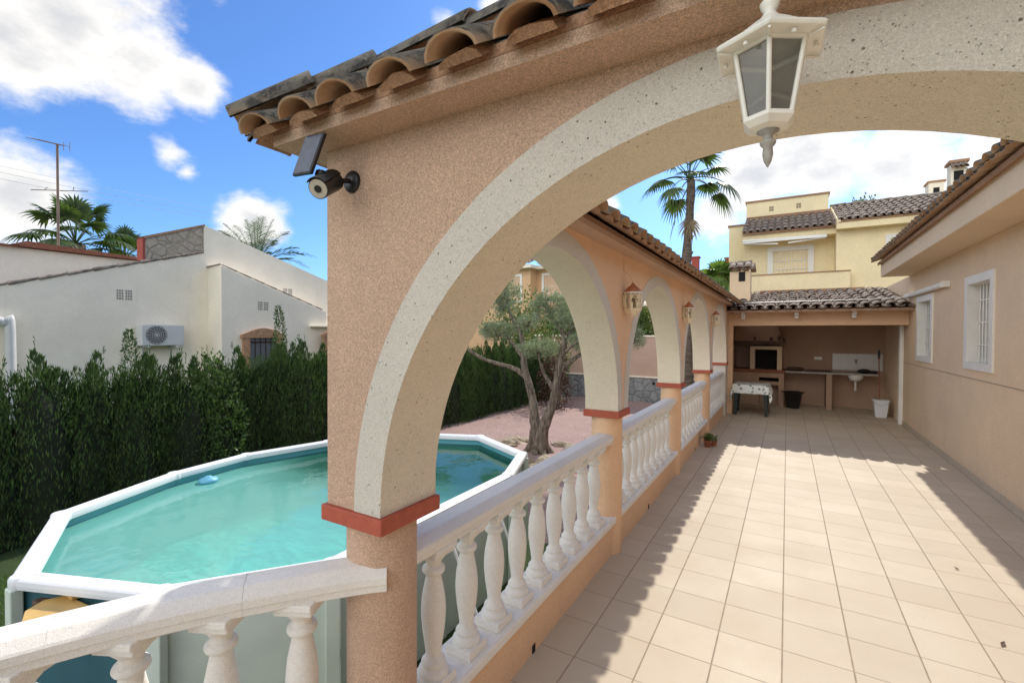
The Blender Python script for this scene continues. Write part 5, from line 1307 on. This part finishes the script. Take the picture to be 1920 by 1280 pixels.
for k in range(3):
    mb = MB(); P = [Vector((-18, -4+13*t, 6.35-.30*t*1.6+.05*k+ -.30*math.sin(PI*t)+.12*k)) for t in [i/12 for i in range(13)]]
    mb.tube(P, .0045, 4); tag(mb.build('overhead_wire', M['wire']), ['lowest thin overhead wire crossing the sky at the left', 'middle thin overhead wire crossing the sky at the left', 'topmost thin overhead wire crossing the sky at the left'][k], 'wire', 'overhead wires')

# ================================================================== PALMS
def fan_leaf(mb, base, d, plen, rad, droop, n=22, fold=.25):
    """palmate leaf: arched petiole, then a fan of split segments with hanging tips"""
    d = Vector(d).normalized(); side = d.cross(Vector((0,0,1)))
    if side.length < .05: side = Vector((1,0,0))
    side.normalize()
    P = []
    for k in range(7):
        t = k/6; P.append(base + d*plen*t + Vector((0,0,-droop*plen*t*t*.55)))
    mb.tube(P, [.022-.012*k/6 for k in range(7)], 5)
    e = P[-1]; dir_ = (P[-1]-P[-2]).normalized(); nrm = side.cross(dir_).normalized()
    if nrm.z < 0: nrm = -nrm
    for k in range(n):
        a = R(-118 + 236*k/(n-1)) + ru(-.03,.03); L = rad*(1-.22*abs(a)/2.1)*ru(.9, 1.08)
        v = dir_*math.cos(a) + side*math.sin(a)
        w = side*math.cos(a) - dir_*math.sin(a)
        wd = rad*.085; pts = []
        for t in (0, .3, .6, .82, 1.0):
            c = e + v*L*t + Vector((0,0,-1))*(L*(.10*t + .62*droop*t**3)) + nrm*(fold*L*.25*math.sin(abs(a))*t)
            ww = wd*(.25 + 1.1*t if t < .45 else max(.05, 1.6*(1-t)+.05)) ; pts += [c - w*ww, c + nrm*wd*.35*(1-t), c + w*ww]
        fs = []
        for j in range(4): fs += [(3*j, 3*j+1, 3*j+4, 3*j+3), (3*j+1, 3*j+2, 3*j+5, 3*j+4)]
        mb.add(pts, fs)
def fan_palm(loc, hgt, rtop, nl, rad, plen, lab, seed, dry=6, group=None, tr=(.22,.16), leaf='palm'):
    random.seed(seed); o = root('fan_palm', loc, lab, 'palm tree', group); B = Vector(loc); top = B + Vector((.05, 0, hgt))
    mb = MB(); P = [B + (top-B)*(k/16) + Vector((.05*math.sin(k*.5), 0, 0)) for k in range(17)]
    rr = [tr[0]+(tr[1]-tr[0])*k/16 + (.02 if k % 2 else 0) for k in range(17)]
    mb.tube(P, rr, 14, lump=.15)
    for k in range(int(hgt*9)):       # leaf-base scars
        z = ru(0, hgt); a = ru(0, 2*PI); t = z/hgt; r_ = tr[0]+(tr[1]-tr[0])*t; c = B+(top-B)*t+Vector((math.cos(a)*r_, math.sin(a)*r_, 0)); d = Vector((math.cos(a), math.sin(a), 0)); s = Vector((-d.y, d.x, 0))
        mb.add([c-s*.05, c+s*.05, c+d*.05+Vector((0,0,.10)), c-d*.02+Vector((0,0,.09))], [(0,1,2),(0,2,3),(1,3,2)])
    mb.build('trunk', M['palm_bark'], o)
    mb = MB()
    for k in range(nl):
        a = k*2.4 + ru(-.2,.2); el = R(82 - 92*(k/nl) + ru(-6,6)); d = Vector((math.cos(a)*math.cos(el), math.sin(a)*math.cos(el), math.sin(el)))
        fan_leaf(mb, top + Vector((0,0,.05*ru(-1,1))), d, plen*ru(.85,1.15), rad*ru(.85,1.1), .25+.75*(k/nl))
    mb.build('crown', M[leaf], o)
    if dry:
        mb = MB()
        for k in range(dry):
            a = ru(0, 6.28); el = R(ru(-75,-25)); d = Vector((math.cos(a)*math.cos(el), math.sin(a)*math.cos(el), math.sin(el)))
            fan_leaf(mb, top + Vector((0,0,-.25*rnd())), d, plen*.8, rad*.7, 1, 12)
        mb.build('dead_fronds', M['palm_dry'], o)
    return o
def feather_leaf(mb, base, d, L, droop, n=34):
    d = Vector(d).normalized(); side = d.cross(Vector((0,0,1))); side.normalize(); P = []
    for k in range(11): t = k/10; P.append(base + d*L*t + Vector((0,0,-droop*L*t*t)))
    mb.tube(P, [.025-.02*k/10 for k in range(11)], 5)
    for k in range(n):
        t = .12+.86*k/n; i = min(9, int(t*10)); c = P[i].lerp(P[i+1], t*10-i); tg = (P[i+1]-P[i]).normalized()
        for s in (-1, 1):
            v = (side*s*.8 + tg*.6 + Vector((0,0,ru(-.1,.35)))).normalized(); l = L*.20*math.sin(PI*(.15+.8*t))*ru(.85,1.1); w = tg*.014
            mb.add([c-w, c+w, c+v*l*.6+w*.6-Vector((0,0,.02*l)), c+v*l-Vector((0,0,.12*l)), c+v*l*.6-w*.6-Vector((0,0,.02*l))], [(0,1,2,3,4)])
def date_palm(loc, hgt, L, nl, lab, seed, mat='palm'):
    random.seed(seed); o = root('date_palm', loc, lab, 'palm tree'); B = Vector(loc); top = B+Vector((0,0,hgt))
    mb = MB(); mb.tube([B, B+(top-B)*.5, top], [.28,.24,.26], 12, lump=.2); mb.build('trunk', M['palm_bark'], o)
    mb = MB()
    for k in range(nl):
        a = k*2.4+ru(-.2,.2); el = R(80-75*(k/nl)+ru(-6,6)); d = Vector((math.cos(a)*math.cos(el), math.sin(a)*math.cos(el), math.sin(el))); feather_leaf(mb, top, d, L*ru(.85,1.1), .22+.35*(k/nl))
    mb.build('crown', M[mat], o); return o
fan_palm((-2.68, 15.0, GZ), 7.35, .2, 17, .60, 1.0, 'tall slender fan palm with ragged drooping fronds rising above the arcade', 77, dry=3, tr=(.165,.105))
fan_palm((-23.5, 8.3, GZ), 5.6, .2, 22, .70, 1.0, 'smaller fan palm crowded against the bushier one behind the white house', 15, dry=2, tr=(.25,.2))
fan_palm((-22, 6.35, GZ), 5.75, .2, 28, .80, 1.35, 'bushy fan palm behind the white house roof and the aerial', 12, dry=2, tr=(.3,.25))
date_palm((-26, 15.3, GZ), 6.5, 3.7, 26, 'feathery date palm peeping over the right slope of the white house', 4)
fan_palm((-2.15, 17.8, GZ), 4.55, .2, 26, .58, .5, 'low bright green fan palm between the tall palm and the yellow house', 9, dry=7, tr=(.2,.2), leaf='palm_light')
bush('roof_bush', (2.35, 22.6, 5.5), (.5, .4, 1.5), 900, .08, .12, M['bush'], 'treetop showing over the ridge of the yellow house', 'tree')
bush('roof_bush', (4.05, 16.2, 4.4), (.45, .4, 1.7), 900, .06, .09, M['bush'], 'leafy branch tips beside the tall chimney above the bungalow roof', 'tree')
bush('far_tree', (-25, 22.0, GZ), (1.8, 1.5, 6.2), 2600, .14, .2, M['cypress'], 'dark treetops low on the skyline right of the white house', 'tree')
